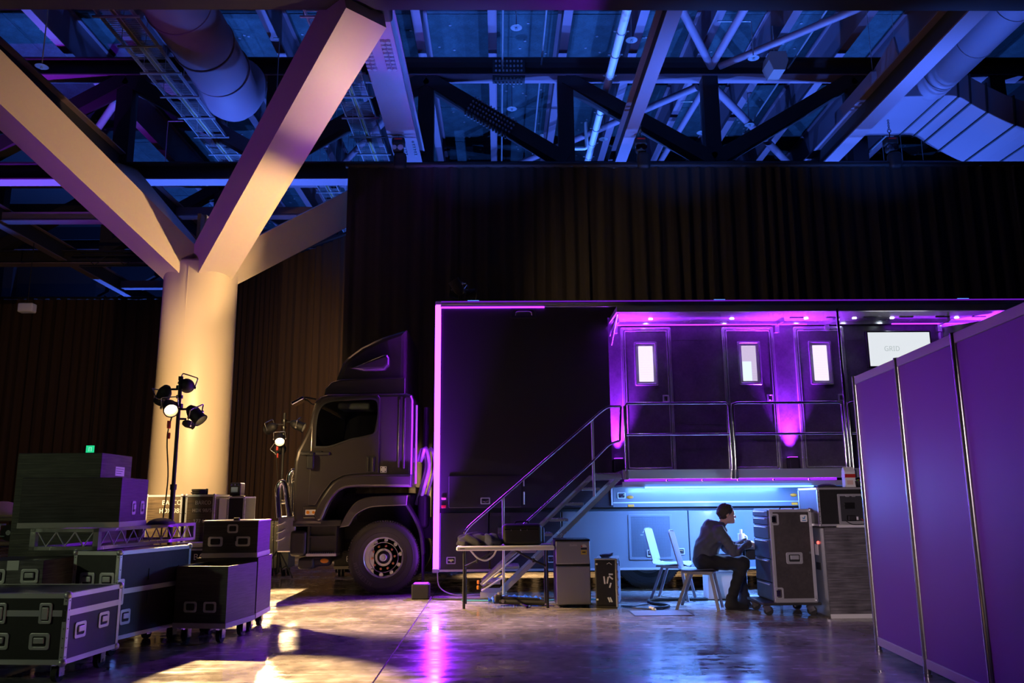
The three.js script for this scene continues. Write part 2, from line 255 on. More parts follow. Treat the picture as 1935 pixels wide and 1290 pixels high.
{
  const d = thing('round_duct', 'very large round air duct beside the ladder cable tray', 'duct');
  const pts = [[-5.75, 10.15, -8.5], [-5.75, 10.15, -13], [-5.78, 10.15, -15.8], [-5.8, 10.05, -16.6], [-5.8, 10.6, -17.2]];
  part(d, 'duct_shell', tube(pts, 0.6, 60, 32), M.tintedBeam);
  for (const z of [-9.6, -10.9, -12.2, -13.5, -14.8, -15.8]) part(d, 'seam_ring', ring([-5.76, 10.15, z], 0.605, 0.018, 'z', 40), M.tintedBeam);
  const e = thing('round_duct', 'round air duct slanting down past the roof girder toward the curved duct', 'duct');
  part(e, 'duct_shell', [bar([9.0, 9.75, -8.5], [9.05, 9.75, -15.6], 0.36, 32), mv(rot(new THREE.SphereGeometry(0.36, 28, 14), 0, 0, 0), 9.05, 9.75, -15.6)], M.tintedBeam);
  for (const z of [-10.4, -11.6, -12.8, -14, -15.2]) part(e, 'seam_ring', ring([9.03, 9.75, z], 0.365, 0.014, 'z', 36), M.tintedBeam);
  const r = thing('rectangular_duct', 'curved rectangular air duct with flange ribs in the upper corner', 'duct');
  const bot = curvePts([[7.75, 9.4], [8.34, 9.44], [9.0, 9.45], [9.56, 9.44], [9.97, 9.18], [10.86, 8.74], [11.9, 8.62]], 40), top = bot.map(([x, y]) => [x + 0.05, y + 0.62]);
  part(r, 'duct_shell', plate([...top, ...bot.slice().reverse()], -17.5, -15.6, 0.02), M.tintedBeam);
  for (const i of [16, 20, 24, 28, 32, 36]) { const a = top[i], b = bot[i]; part(r, 'flange', [beam([a[0], a[1] + 0.03, -16.55], [b[0], b[1] - 0.03, -16.55], 0.035, 1.96, [0, 0, 1])], M.darkBeam); }
  const sb = thing('sound_baffle', 'flat sound baffle hanging tilted beside the roof girder', 'baffle', [7.93, 9.8, -15.3]); part(sb, 'board', [beam([0, 0.1, 0.6], [0, -0.2, -0.7], 0.04, 0.85, [0, 1, 0])], M.tintedBeam); for (const dz of [-0.5, 0.5]) part(sb, 'wire', [bar([0, 0.3, dz], [0, 2.0, dz], 0.006, 5)], M.galv);
  const s = thing('hanging_box', 'grey angular box hanging below the truss top chord', 'box', [6.28, 10.86, -16.9]); part(s, 'box_shell', plate([[-0.22, 0.02], [-0.13, -0.22], [0.13, -0.22], [0.22, 0.02], [0.18, 0.24], [-0.18, 0.24]], -0.25, 0.25, 0.015), mat([0.2, 0.16, 0.15], 0.6)); part(s, 'bracket', [bar([0, 0.24, 0], [0, 1.0, 0], 0.015)], M.galv);
}
function cableTray(x, w, y, z0, z1, label) {
  const t = thing('cable_tray', label, 'cable tray', [x, y, 0]); const wires = [], n = Math.round(Math.abs(z1 - z0) / 0.055), sides = [];
  for (const [a, b] of [[-w / 2, -0.04], [0.04, w / 2]]) {
    for (let i = 0; i <= n; i++) { const z = z0 + (z1 - z0) * i / n; if (i % 14 > 11) continue; wires.push(bx(a, -0.004, z - 0.006, b, 0.004, z + 0.006)); }
    for (const q of [a, b]) sides.push(bx(q - 0.01, -0.02, z0, q + 0.01, 0.06, z1));
  }
  const s = part(t, 'tray_wires', wires, M.galv); s.userData.kind = 'stuff'; part(t, 'side_rails', sides, M.galv);
  part(t, 'data_cables', [bar([-0.01, 0.03, z0], [-0.01, 0.03, z1], 0.018), bar([0.02, 0.03, z0], [0.02, 0.03, z1], 0.014)], mat([0.26, 0.22, 0.08], 0.6));
  for (let z = z0; z > z1; z -= 0.95) part(t, 'support_bar', [bx(-w / 2 - 0.1, -0.05, z - 0.02, w / 2 + 0.1, -0.02, z + 0.02), bar([-w / 2 - 0.04, -0.04, z], [-w / 2 - 0.04, 12.86 - y, z], 0.008, 5)], M.galv);
}
cableTray(-6.5, 0.6, 9.5, -9, -20, 'wire cable tray running beside the very large round duct'); cableTray(-2.96, 0.62, 9.5, -9, -21, 'wire cable tray passing behind the cream column arm'); cableTray(-4.4, 0.5, 9.3, -19.5, -30, 'distant wire cable tray beyond the lower column arm'); cableTray(10.6, 0.5, 8.9, -18.5, -30, 'cable tray under the curved rectangular duct');
// dark hall lamps and slim trusses at the back on the far side
{ const t = thing('lighting_truss', 'slim black lattice lighting truss hanging beyond the branching column', 'truss', [-9.6, 7.9, -22.5]); const L = [];
  for (const [dy, dz] of [[0, 0], [0.4, 0], [0.2, 0.35]]) L.push(bar([-2.2, dy, dz], [3.6, dy, dz], 0.025, 6)); part(t, 'chords', L, M.black);
  for (let i = 0; i < 14; i++) part(t, 'lacing', [bar([-2.2 + i * 0.42, i % 2 ? 0 : 0.4, 0], [-1.78 + i * 0.42, i % 2 ? 0.4 : 0, 0], 0.012, 5)], M.black); }
{ const t = thing('hanging_speaker', 'small white device hanging on a cord before the far curtain', 'speaker', [-13.2, 6.7, -22.6]); part(t, 'cabinet', [rb(0, 0, 0, 0.42, 0.26, 0.25, 0.04)], M.white); part(t, 'cord', [bar([0, 0.1, 0], [0, 1.9, 0], 0.012, 5)], M.black); }
// chain hoists carrying the curtain rail
for (const [x, l] of [[-2.0, 'by the wide girder'], [2.92, 'under the narrow girder'], [8.05, 'near the curved duct']]) {
  const t = thing('chain_hoist', `electric chain hoist above the black curtain ${l}`, 'hoist', [x, 8.02, -15.6]);
  part(t, 'motor_body', [rb(0, 0.42, 0, 0.26, 0.16, 0.2, 0.04), rb(0, 0.26, 0, 0.22, 0.16, 0.18, 0.06)], M.black); part(t, 'motor_cap', [disc([0.05, 0.27, 0.1], 0.06, 0.03, 18)], M.chrome); part(t, 'motor_cap', [disc([-0.07, 0.27, 0.1], 0.05, 0.03, 18)], M.chrome);
  part(t, 'stripe', [bx(-0.08, 0.44, 0.1, 0.08, 0.47, 0.104)], M.red); part(t, 'hook', [ring([0, 0.66, 0], 0.035, 0.01, 'z', 16), bar([0, 0.48, 0], [0, 0.63, 0], 0.012)], M.steel);
  part(t, 'chain', Array.from({ length: 7 }, (_, i) => rot(ring([0, 0, 0], 0.02, 0.006, i % 2 ? 'x' : 'z', 10)).translate(0, 0.71 + i * 0.03, 0)), M.steel); part(t, 'chain_bag', [rb(0.04, 0.0, 0.02, 0.26, 0.36, 0.22, 0.08)], M.black);
}
// ---------- branching column ----------
{
  const t = thing('branching_column', 'cream round column splitting into four square arms under the roof', 'column', [-5.35, 0, -14.4]);
  const n = 64; part(t, 'shaft', [lathe([[0.0, 0], [0.66, 0], [0.625, 5.42], [0.61, 5.47], [0.55, 5.48], [0, 5.48]], n)], M.cream);
  part(t, 'seam', [bx(-0.012, 0, 0.655, 0.012, 0.02, 0.66), beam([0.0, 0.0, 0.661], [0.0, 5.4, 0.628], 0.012, 0.006, [0, 0, 1])], M.cream);
  const arms = [[3.3, 3.05, 3.3], [-3.3, 3.05, 3.3], [3.3, 3.05, -3.3], [-3.3, 3.05, -3.3]];
  for (const [dx, dy, dz] of arms) {
    const a = V(dx * 0.02, 5.25, dz * 0.02), b = V(dx, 5.5 + dy, dz), d = b.clone().sub(a).normalize(), X = new THREE.Vector3().crossVectors(V(0, 1, 0), d).normalize(), Y = new THREE.Vector3().crossVectors(d, X), L = a.distanceTo(b);
    const w0 = 0.31, w1 = 0.36, g = new THREE.BoxGeometry(1, 1, L, 1, 1, 1), p = g.attributes.position;
    for (let i = 0; i < p.count; i++) { const k = p.getZ(i) > 0 ? w1 : w0; let z = p.getZ(i); if (z > 0) z += (p.getY(i) < 0 ? 0.0 : 0.25); p.setXYZ(i, p.getX(i) * 2 * k, p.getY(i) * 2 * k * 0.95, z); }
    g.computeVertexNormals(); g.applyMatrix4(new THREE.Matrix4().makeBasis(X, Y, d)); g.translate(...a.clone().add(b).multiplyScalar(0.5).toArray());
    part(t, 'arm', [g], M.cream);
  }
  part(t, 'fin_plate', [bx(-0.05, 5.3, -0.4, 0.05, 6.45, 0.1), bx(-0.03, 5.4, 0.1, 0.03, 6.4, 0.3)], M.cream);
  part(t, 'node_block', [rb(3.3, 8.75, 3.35, 0.9, 0.45, 0.9, 0.05)], M.darkBeam);
}
// ---------- blue wash uplights that light the roof ----------
function uplight(pos, target, color, power, angle, label, m = M.black, w = 0.24) {
  const t = thing('uplight', label, 'lamp', pos);
  part(t, 'housing', [rb(0, 0.1, 0, w, 0.2, w, 0.02)], m); part(t, 'lens', [bx(-w * 0.38, 0.201, -w * 0.38, w * 0.38, 0.206, w * 0.38)], glow(color, 6));
  const s = new THREE.SpotLight(color, power, 0, angle, 0.9, 2); s.position.set(0, 0.215, 0); s.castShadow = true; s.shadow.radius = 4; t.add(s); s.target.position.set(target[0] - pos[0], target[1] - pos[1], target[2] - pos[2]); t.add(s.target); return t;
}
for (const [x, z, l] of [[-1.0, -18.9, 'first'], [2.6, -19.6, 'second'], [6.2, -18.9, 'third'], [10.2, -19.6, 'fourth']]) uplight([x, 0, z], [x + 0.2, 12, z + 0.3], BLUE, POWER.blue * 1.15, 0.85, `blue floor uplight behind the black curtain, ${l} along the row`);
for (const [x, l] of [[-0.4, 'front end'], [3.6, 'middle'], [7.6, 'tail end']]) uplight([x, 4.272, -13.0], [x, 12, -13.9], BLUE, POWER.blue * 0.42, 0.7, `blue uplight standing on the trailer roof, ${l}`);
for (const [x, z, l] of [[-8.7, -17.6, 'behind the branching column'], [-13.0, -18.2, 'far behind the timber cart'], [-5.6, -18.0, 'between the column and the truck']]) uplight([x, 0, z], [x, 12, z - 0.2], BLUE, POWER.blue * 1.2, 0.42, `blue floor uplight ${l}`);
for (const [x, z, l] of [[-5.0, -26.5, 'beside it'], [-14.0, -29.5, 'far along']]) uplight([x, 0, z], [x, 12, z + 0.5], BLUE, POWER.blue * 1.3, 0.8, `blue floor uplight hidden behind the brown curtain, ${l}`);
uplight([-9.4, 0, -8.6], [-4.9, 7, -12.9], PURPLE, 95, 0.42, 'purple floor uplight beyond the front road case');
uplight([-11.0, 0, -15.5], [-11.2, 12, -19.5], PURPLE, POWER.blue * 1.2, 0.33, 'purple floor uplight far behind the road cases');

// ================= trailer =================
function partW(t, name, geos, m, label, parent = t) { const g = merged(geos); g.translate(-t.position.x, -t.position.y, -t.position.z); const o = mesh(name, g, m); parent.add(o); if (label) o.userData.label = label; return o; }
function areaLight(parent, color, power, w, h, pos, look) { const l = new THREE.RectAreaLight(color, power, w, h); l.position.set(...pos); parent.add(l); parent.updateMatrixWorld(true); const p = parent.getWorldPosition(V(0, 0, 0)); l.lookAt(pos[0] + look[0] + p.x, pos[1] + look[1] + p.y, pos[2] + look[2] + p.z); return l; }
M.trailer = mat([0.03, 0.025, 0.031], 0.32, 0.0, { clearcoat: 0.5, clearcoatRoughness: 0.2 });
M.skirt = mat([0.16, 0.17, 0.19], 0.28, 0.0, { clearcoat: 0.5, clearcoatRoughness: 0.15 });
M.doorWall = mat([0.11, 0.1, 0.115], 0.3, 0, { clearcoat: 0.3, clearcoatRoughness: 0.3, map: scuffMap });
M.mirrorSteel = mat([0.7, 0.7, 0.72], 0.16, 0.75, { roughnessMap: scuffRough }); M.mirrorSteel.roughness = 0.4;
const zT = -12.1;
function paddleLatch(t, x, y, z, w = 0.13, h = 0.1, parent = t) {
  const o = partW(t, 'paddle_latch', [plate(rrect(x - w / 2, y - h / 2, x + w / 2, y + h / 2, 0.012), z, z + 0.012, 0.004, [rrect(x - w * 0.38, y - h * 0.34, x + w * 0.38, y + h * 0.34, 0.008)])], M.alu, null, parent);
  partW(t, 'latch_dish', [bx(x - w * 0.38, y - h * 0.34, z + 0.0005, x + w * 0.38, y + h * 0.34, z + 0.002)], M.black, null, o);
  partW(t, 'latch_grip', [rb(x, y + h * 0.05, z + 0.012, w * 0.6, h * 0.3, 0.012, 0.004), rb(x, y - h * 0.12, z + 0.01, w * 0.16, h * 0.3, 0.014, 0.003)], M.chrome, null, o);
}
{
  const t = thing('semi_trailer', 'long dark trailer with fold-out side, doors and purple lights', 'trailer', [1, 0, -13.3]);
  partW(t, 'body', [bx(-0.86, 1.2, -14.6, 13, 4.17, -12.27), bx(-0.86, 0.5, -14.5, 13, 1.2, -12.35)], M.trailer);
  partW(t, 'side_panel', [bx(-0.86, 1.19, -12.27, 1.655, 4.17, zT)], M.trailer);
  partW(t, 'top_rail', [rb(6.03, 4.235, -13.35, 13.96, 0.07, 2.55, 0.02)], M.alu); partW(t, 'drip_rail', [bx(-0.9, 4.17, -12.2, 13, 4.2, -12.075)], M.rail);
  partW(t, 'front_post', [rb(-0.9, 2.28, -12.2, 0.07, 3.9, 0.16, 0.02), bx(-0.95, 0.33, -14.6, -0.86, 4.2, -12.28)], M.trailer);
  // doors opening: wall behind, header above
  partW(t, 'header', [bx(1.655, 4.0, -12.27, 13, 4.17, zT)], M.trailer);
  partW(t, 'wall_panel', [bx(1.655, 1.66, -12.3, 13, 4.0, -12.25)], M.doorWall);
  for (const [y, x0, x1] of [[3.68, 2.66, 3.38], [3.68, 5.32, 6.7], [2.4, 2.66, 3.38], [2.05, 2.66, 3.38]]) partW(t, 'wall_rib', [bx(x0, y - 0.006, -12.25, x1, y + 0.006, -12.246)], M.doorWall);
  // lower skirts
  partW(t, 'upper_skirt', [rb(7.33, 1.37, -12.19, 11.35, 0.25, 0.18, 0.012), bx(1.655, 1.19, -12.27, 13, 1.245, zT)], M.skirt);
  partW(t, 'skirt_rail', [bx(1.62, 1.22, -12.13, 1.645, 1.52, -12.06), bx(1.655, 1.245, -12.13, 6.5, 1.262, -12.085)], M.alu);
  const gaps = [-0.86, -0.14, 0.9, 2.735, 4.6, 6.5, 9, 13];
  for (let i = 0; i < gaps.length - 1; i++) { if (i === 0) continue; partW(t, 'skirt_panel', [rb((gaps[i] + gaps[i + 1]) / 2, 0.725, -12.2, gaps[i + 1] - gaps[i] - 0.012, 0.82, 0.2, 0.014)], i < 2 ? M.trailer : M.skirt); }
  partW(t, 'skirt_panel', [rb(-0.505, 0.725, -12.2, 0.7, 0.82, 0.2, 0.014)], M.trailer);
  partW(t, 'skirt_groove', [bx(-0.86, 1.13, -12.3, 13, 1.2, -12.18)], M.black);
  partW(t, 'bottom_rail', [bx(-0.86, 0.31, -12.22, 13, 0.34, -12.085)], M.alu);
  partW(t, 'chassis', [bx(-0.4, 0.55, -13.9, 13, 0.9, -13.7), bx(-0.4, 0.55, -13.1, 13, 0.9, -12.9)], M.black);
  // open hatch beside the table
  partW(t, 'hatch_recess', [bx(-0.14, 0.82, -12.1, 0.16, 1.08, -12.094)], M.black); partW(t, 'hatch_box', [rb(0.06, 0.87, -12.06, 0.16, 0.1, 0.06, 0.01)], M.caseGrey);
  // locker door
  const ld = partW(t, 'locker_door', [plate(rrect(-0.73, 1.2, 0.32, 1.655, 0.02), zT, zT + 0.022, 0.008)], M.trailer);
  paddleLatch(t, -0.2, 1.296, zT + 0.022, 0.14, 0.095, ld);
  partW(t, 'hinge', [bar([0.36, 1.24, -12.08], [0.36, 1.42, -12.08], 0.012), bar([0.36, 1.5, -12.08], [0.36, 1.62, -12.08], 0.012)], M.alu, null, ld);
  partW(t, 'marker_lamp', [rb(-0.8, 1.335, -12.085, 0.07, 0.035, 0.03, 0.012)], mat([0.7, 0.25, 0.25], 0.3)); partW(t, 'marker_lamp', [rb(-0.8, 1.22, -12.085, 0.07, 0.04, 0.03, 0.006)], M.red);
  for (const [x, y] of [[1.9, 1.331], [4.29, 1.342]]) partW(t, 'marker_lamp', [mv(rot(new THREE.SphereGeometry(0.05, 16, 8).scale(1, 0.5, 0.4)), x, y, -12.095)], M.amber, 'amber side marker lamp');
  for (const [x, y] of [[1.91, 1.21], [4.296, 1.218]]) partW(t, 'reflector', [rb(x, y, -12.095, 0.09, 0.035, 0.012, 0.004)], M.amber);
  paddleLatch(t, -0.69, 0.466, -12.1); paddleLatch(t, 0.735, 0.47, -12.1, 0.09, 0.1); paddleLatch(t, 1.775, 1.355, -12.098, 0.12, 0.09); paddleLatch(t, 2.6, 0.56, -12.1, 0.12, 0.09); paddleLatch(t, 3.0, 0.56, -12.1, 0.12, 0.09);
  { // grille hatch
    const g = partW(t, 'grille_hatch', [plate(rrect(1.86, 0.45, 2.49, 1.085, 0.015), -12.1, -12.085, 0.004, [rrect(1.895, 0.485, 2.455, 1.05, 0.01)]), bx(1.89, 0.48, -12.11, 2.46, 1.055, -12.0985)], M.skirt);
    const w = []; for (let i = 0; i < 29; i++) w.push(bx(1.9 + i * 0.0195, 0.485, -12.098, 1.909 + i * 0.0195, 1.05, -12.091)); for (let i = 0; i < 29; i++) w.push(bx(1.895, 0.49 + i * 0.0195, -12.097, 2.455, 0.499 + i * 0.0195, -12.092));
    const m = partW(t, 'grille_mesh', w, mat([0.1, 0.11, 0.13], 0.4), null, g); m.userData.kind = 'stuff'; paddleLatch(t, 2.18, 0.54, -12.084, 0.14, 0.1, g);
    partW(t, 'stencil_mark', [plate(rrect(2.12, 0.73, 2.13, 0.85, 0.004), -12.09, -12.088), ...[0, 1, 2, 3, 4, 5].map((i) => rot(plate(rrect(-0.02, -0.003, 0.02, 0.003, 0.002), 0, 0.002), 0, 0, i).translate(2.05 + 0.028 * i, 0.87 - 0.012 * (i - 2.5) ** 2, -12.09))], M.paper, null, g);
  }
  partW(t, 'vent', [plate(rrect(0.19, 4.0, 0.58, 4.15, 0.02), zT, zT + 0.012, 0.003, [rrect(0.225, 4.02, 0.545, 4.12, 0.02)]), bx(0.21, 4.01, zT - 0.0, 0.56, 4.13, zT + 0.002)], M.black); partW(t, 'vent_grip', [bent([[0.26, 4.04, zT + 0.01], [0.27, 4.095, zT + 0.03], [0.5, 4.095, zT + 0.03], [0.51, 4.04, zT + 0.01]], 0.008)], M.chrome);
  // personnel doors with lit blinds
  const BL = new THREE.Color().setRGB(0.85, 0.7, 1.0);
  [[1.88, 2.61, 2.06, 2.41], [3.43, 4.185, 3.635, 3.985], [4.53, 5.265, 4.725, 5.075]].forEach(([x0, x1, wx0, wx1], i) => {
    const z = -12.25, d = partW(t, 'door', [plate(rrect(x0 + 0.02, 1.72, x1 - 0.02, 3.845, 0.03), z, z + 0.02, 0.005, [rrect(wx0 + 0.03, 3.01, wx1 - 0.03, 3.62, 0.015)])], M.doorWall);
    partW(t, 'door_frame', [plate(rrect(x0 - 0.02, 1.7, x1 + 0.02, 3.88, 0.03), z, z + 0.035, 0.008, [rrect(x0 + 0.025, 1.73, x1 - 0.025, 3.835, 0.025)]), plate(rrect(x0 + 0.035, 1.74, x1 - 0.035, 3.825, 0.025), z + 0.02, z + 0.032, 0.005, [rrect(x0 + 0.055, 1.76, x1 - 0.055, 3.805, 0.02)])], M.mirrorSteel, null, d);
    partW(t, 'window_frame', [plate(rrect(wx0, 2.98, wx1, 3.65, 0.02), z + 0.015, z + 0.04, 0.008, [rrect(wx0 + 0.03, 3.01, wx1 - 0.03, 3.62, 0.015)])], M.mirrorSteel, null, d);
    partW(t, 'window_surround', [plate(rrect(wx0 + 0.03, 3.01, wx1 - 0.03, 3.62, 0.012), z + 0.002, z + 0.014, 0, [rrect(wx0 + 0.065, 3.04, wx1 - 0.065, 3.585, 0.01)])], M.white, null, d);
    const lx0 = wx0 + 0.065, lx1 = wx1 - 0.065, slats = []; for (let y = 3.05; y < 3.58; y += 0.0165) slats.push(beam([lx0, y, z + 0.006], [lx1, y, z + 0.006], 0.004, 0.0135, [0, 1, 0]));
    const bl = partW(t, 'blind', slats, glow(BL, i === 1 ? 0.9 : 1.5), null, d); bl.userData.kind = 'stuff';
    partW(t, 'lit_pane', [bx(lx0, 3.04, z + 0.001, lx1, 3.585, z + 0.002)], glow(new THREE.Color().setRGB(0.45, 0.35, 0.7), i === 1 ? 0.4 : 0.9), null, d);
    if (i === 1) partW(t, 'paper_sheet', [bx(lx0 + 0.005, 3.045, z + 0.011, lx0 + 0.14, 3.34, z + 0.013)], glow(new THREE.Color().setRGB(0.7, 0.85, 1.0), 1.3), null, d);
    partW(t, 'pane', [bx(wx0 + 0.03, 3.01, z + 0.018, wx1 - 0.03, 3.62, z + 0.02)], mat([1, 1, 1], 0.03, 0, { transmission: 1, thickness: 0, ior: 1.45 }), null, d);
    const hx = x1 - 0.1; partW(t, 'door_handle', [plate(rrect(hx - 0.045, 2.725, hx + 0.045, 2.835, 0.012), z + 0.02, z + 0.034, 0.004, [rrect(hx - 0.022, 2.745, hx + 0.028, 2.815, 0.008)])], M.alu, null, d); partW(t, 'handle_grip', [rb(hx - 0.008, 2.78, z + 0.036, 0.014, 0.06, 0.016, 0.004)], M.chrome, null, d);
  });
  // fourth door, swung open
  const d4 = partW(t, 'door', [beam([6.82, 2.8, -12.22], [7.25, 2.8, -11.68], 0.04, 2.1, [0, 1, 0])], M.trailer); partW(t, 'door_frame', [bx(6.74, 1.7, -12.25, 6.78, 3.9, -12.215), bx(6.74, 3.86, -12.25, 7.6, 3.9, -12.215), beam([7.24, 2.8, -11.7], [7.26, 2.8, -11.665], 0.05, 2.1, [0, 1, 0])], M.mirrorSteel, null, d4);
  // canopy: the upper flap lifted to horizontal
  partW(t, 'canopy', [bx(1.69, 3.945, -12.25, 13, 3.985, -11.32)], M.aluFrame);
  for (const [a, b] of [[1.8, 4.7], [6.0, 9.2]]) { partW(t, 'led_strip', [bx(a, 3.885, -12.15, b, 3.9, -12.13)], glow(PURPLE, 4)); areaLight(t, PURPLE, 16, b - a, 0.03, [(a + b) / 2 - 1, 3.88, -12.14 + 13.3], [0, -1, 0.15]); } partW(t, 'canopy_edge', [bx(1.68, 3.9, -11.32, 13, 3.99, -11.28), bx(1.68, 3.92, -12.2, 1.71, 3.985, -11.3)], M.alu);
  for (const [x, y0] of [[1.78, 3.78], [4.25, 3.78], [6.75, 3.78], [5.02, 3.8]]) partW(t, 'canopy_bracket', [bx(x - 0.03, y0, -12.25, x + 0.03, y0 + 0.14, -12.17), bx(x - 0.02, y0 + 0.1, -12.2, x + 0.02, 3.95, -11.9)], M.mirrorSteel);
  partW(t, 'gas_strut', [bar([1.72, 3.6, -12.2], [1.72, 3.93, -11.5], 0.014), bar([1.7, 3.75, -12.2], [1.74, 3.94, -11.8], 0.02)], M.steel);
  partW(t, 'canopy_gutter', [bx(1.75, 3.9, -12.24, 13, 3.945, -12.16)], M.mirrorSteel);
  const hingeM = []; for (let i = 0; i < 9; i++) hingeM.push(bx(4.35 + i * 0.55, 3.935, -11.9, 4.55 + i * 0.55, 3.945, -11.86)); partW(t, 'canopy_slots', hingeM, M.black);
  for (const x of [2.28, 3.5, 4.62, 5.35, 5.92, 6.9, 8]) { partW(t, 'downlight', [disc([x, 3.942, -11.95], 0.03, 0.012, 14, 'y')], glow(new THREE.Color().setRGB(0.75, 0.85, 1), 14)); const s = new THREE.SpotLight(new THREE.Color().setRGB(0.7, 0.82, 1), 0.5, 0, 0.6, 0.8, 2); s.position.set(x - 1, 3.925, -11.95 + 13.3); s.target.position.set(x - 1, 1.7, -12.2 + 13.3); s.castShadow = true; s.shadow.radius = 1; t.add(s, s.target); }
  // vertical LED tube on the front corner
  const led = partW(t, 'led_tube', [rb(-0.905, 2.28, -12.09, 0.085, 3.86, 0.04, 0.018)], glow(PURPLE, 17), 'bright purple LED tube on the front corner');
  partW(t, 'tube_cap', [rb(-0.905, 0.33, -12.06, 0.1, 0.06, 0.07, 0.015)], M.white, null, led); partW(t, 'power_lead', [tube([[-0.88, 0.3, -12.04], [-0.85, 0.12, -12.0], [-0.66, 0.02, -11.9], [-0.3, 0.012, -11.95], [0.1, 0.012, -12.2]], 0.009, 30, 6)], M.white, null, led);
  areaLight(t, PURPLE, POWER.strip * 3, 0.09, 3.8, [-1.905, 2.28, -12.06 + 13.3], [0, 0, 1]); areaLight(t, PURPLE, POWER.strip * 0.5, 0.06, 3.8, [-1.96, 2.28, -12.06 + 13.3], [-1, 0, 0.05]);
  partW(t, 'led_strip', [bx(-0.86, 4.155, -12.09, 0.7, 4.175, -12.065)], glow(PURPLE, 5)); partW(t, 'led_strip', [bx(-0.86, 4.245, -12.085, 13, 4.262, -12.07)], glow(PURPLE, 0.5));
}
// ---------- television on the trailer wall ----------
{
  const t = thing('television', 'bright white screen mounted on the trailer wall above the partition', 'screen', [6.0, 3.47, -12.0]);
  part(t, 'housing', [rb(0, 0, 0, 0.98, 0.56, 0.07, 0.01)], M.blackGloss); part(t, 'wall_bracket', [bx(-0.1, -0.1, -0.22, 0.1, 0.1, -0.03)], M.black);
  part(t, 'screen', [bx(-0.465, -0.255, 0.035, 0.465, 0.255, 0.038)], glow(new THREE.Color().setRGB(0.9, 0.95, 1.0), 0.85)); part(t, 'screen_text', [mv(text('GRID', 0.075, 0.001, fontRegular), -0.24, -0.03, 0.0385)], glow(new THREE.Color().setRGB(0.6, 0.68, 0.7), 0.75));
  areaLight(t, new THREE.Color().setRGB(0.9, 0.95, 1), 1.5, 0.93, 0.51, [0, 0, 0.045], [0, 0, 1]);
}
// ---------- walkway along the doors ----------
{
  const t = thing('walkway', 'steel walkway with guard rails below the trailer doors', 'walkway', [1.7, 0, -11.8]);
  partW(t, 'deck', [bx(1.69, 1.655, -12.25, 13, 1.69, -11.34)], M.aluFrame); partW(t, 'fascia', [bx(1.69, 1.57, -11.345, 13, 1.695, -11.3)], M.alu); partW(t, 'under_rail', [bx(1.69, 1.47, -12.2, 13, 1.5, -11.38), bx(1.69, 1.5, -11.42, 13, 1.535, -11.36)], M.alu);
  for (let i = 0; i < 8; i++) partW(t, 'bolt', [disc([2.3 + i * 0.49, 1.55, -11.36], 0.012, 0.02, 8)], M.steel);
  const strip = partW(t, 'led_strip', [bx(1.72, 1.54, -11.4, 4.65, 1.565, -11.375)], glow(PURPLE, 1.3), 'purple LED strip under the deck edge');
  const sections = [[1.74, 3.19], [3.24, 4.77], [4.86, 6.4], [6.45, 8]];
  for (const [a, b] of sections) {
    const r = partW(t, 'guard_rail', [bent([[a, 1.56, -11.29], [a, 2.6, -11.29], [b, 2.6, -11.29], [b, 1.56, -11.29]], 0.02, 10, 0.04), bar([a, 2.17, -11.29], [b, 2.17, -11.29], 0.017)], M.chrome);
    for (const x of [a, b]) partW(t, 'post_socket', [rb(x, 1.62, -11.285, 0.05, 0.12, 0.04, 0.008)], M.steel, null, r);
  }
  partW(t, 'canopy_post', [bar([4.815, 1.6, -11.29], [4.815, 3.93, -11.29], 0.02)], M.chrome);
  // cool work lights under the deck
  const wl = partW(t, 'work_light', [bx(2.0, 1.445, -11.4, 4.3, 1.468, -11.32)], glow(COOL, 6), 'cool white batten light under the deck');
  areaLight(t, COOL, POWER.work, 2.3, 0.08, [3.15 - 1.7, 1.44, -11.36 + 11.8], [0, -1, -0.25]); areaLight(t, COOL, POWER.work * 0.5, 2.3, 0.05, [3.15 - 1.7, 1.44, -11.33 + 11.8], [0, -1, 0.8]);
  areaLight(t, PURPLE, POWER.wash * 0.14, 2.9, 0.03, [3.2 - 1.7, 1.55, -11.37 + 11.8], [0, -0.2, 1]);
}
uplight([1.76, 1.69, -12.165], [1.78, 3.9, -12.17], PURPLE, POWER.wash * 0.75, 0.55, 'black wedge uplight on the walkway at the stair head', M.black, 0.15); uplight([4.34, 1.69, -12.165], [4.35, 3.9, -12.17], PURPLE, POWER.wash * 0.75, 0.55, 'black wedge uplight on the walkway between the second and third doors', M.black, 0.15); uplight([7.5, 1.69, -12.1], [7.5, 3.9, -12.1], PURPLE, POWER.wash * 1.2, 0.5, 'black wedge uplight on the walkway behind the tall partition');
uplight([-1.07, 0, -11.62], [-1.12, 3.2, -12.35], PURPLE, POWER.wash * 0.5, 0.4, 'small dark floor uplight beside the truck front wheel');
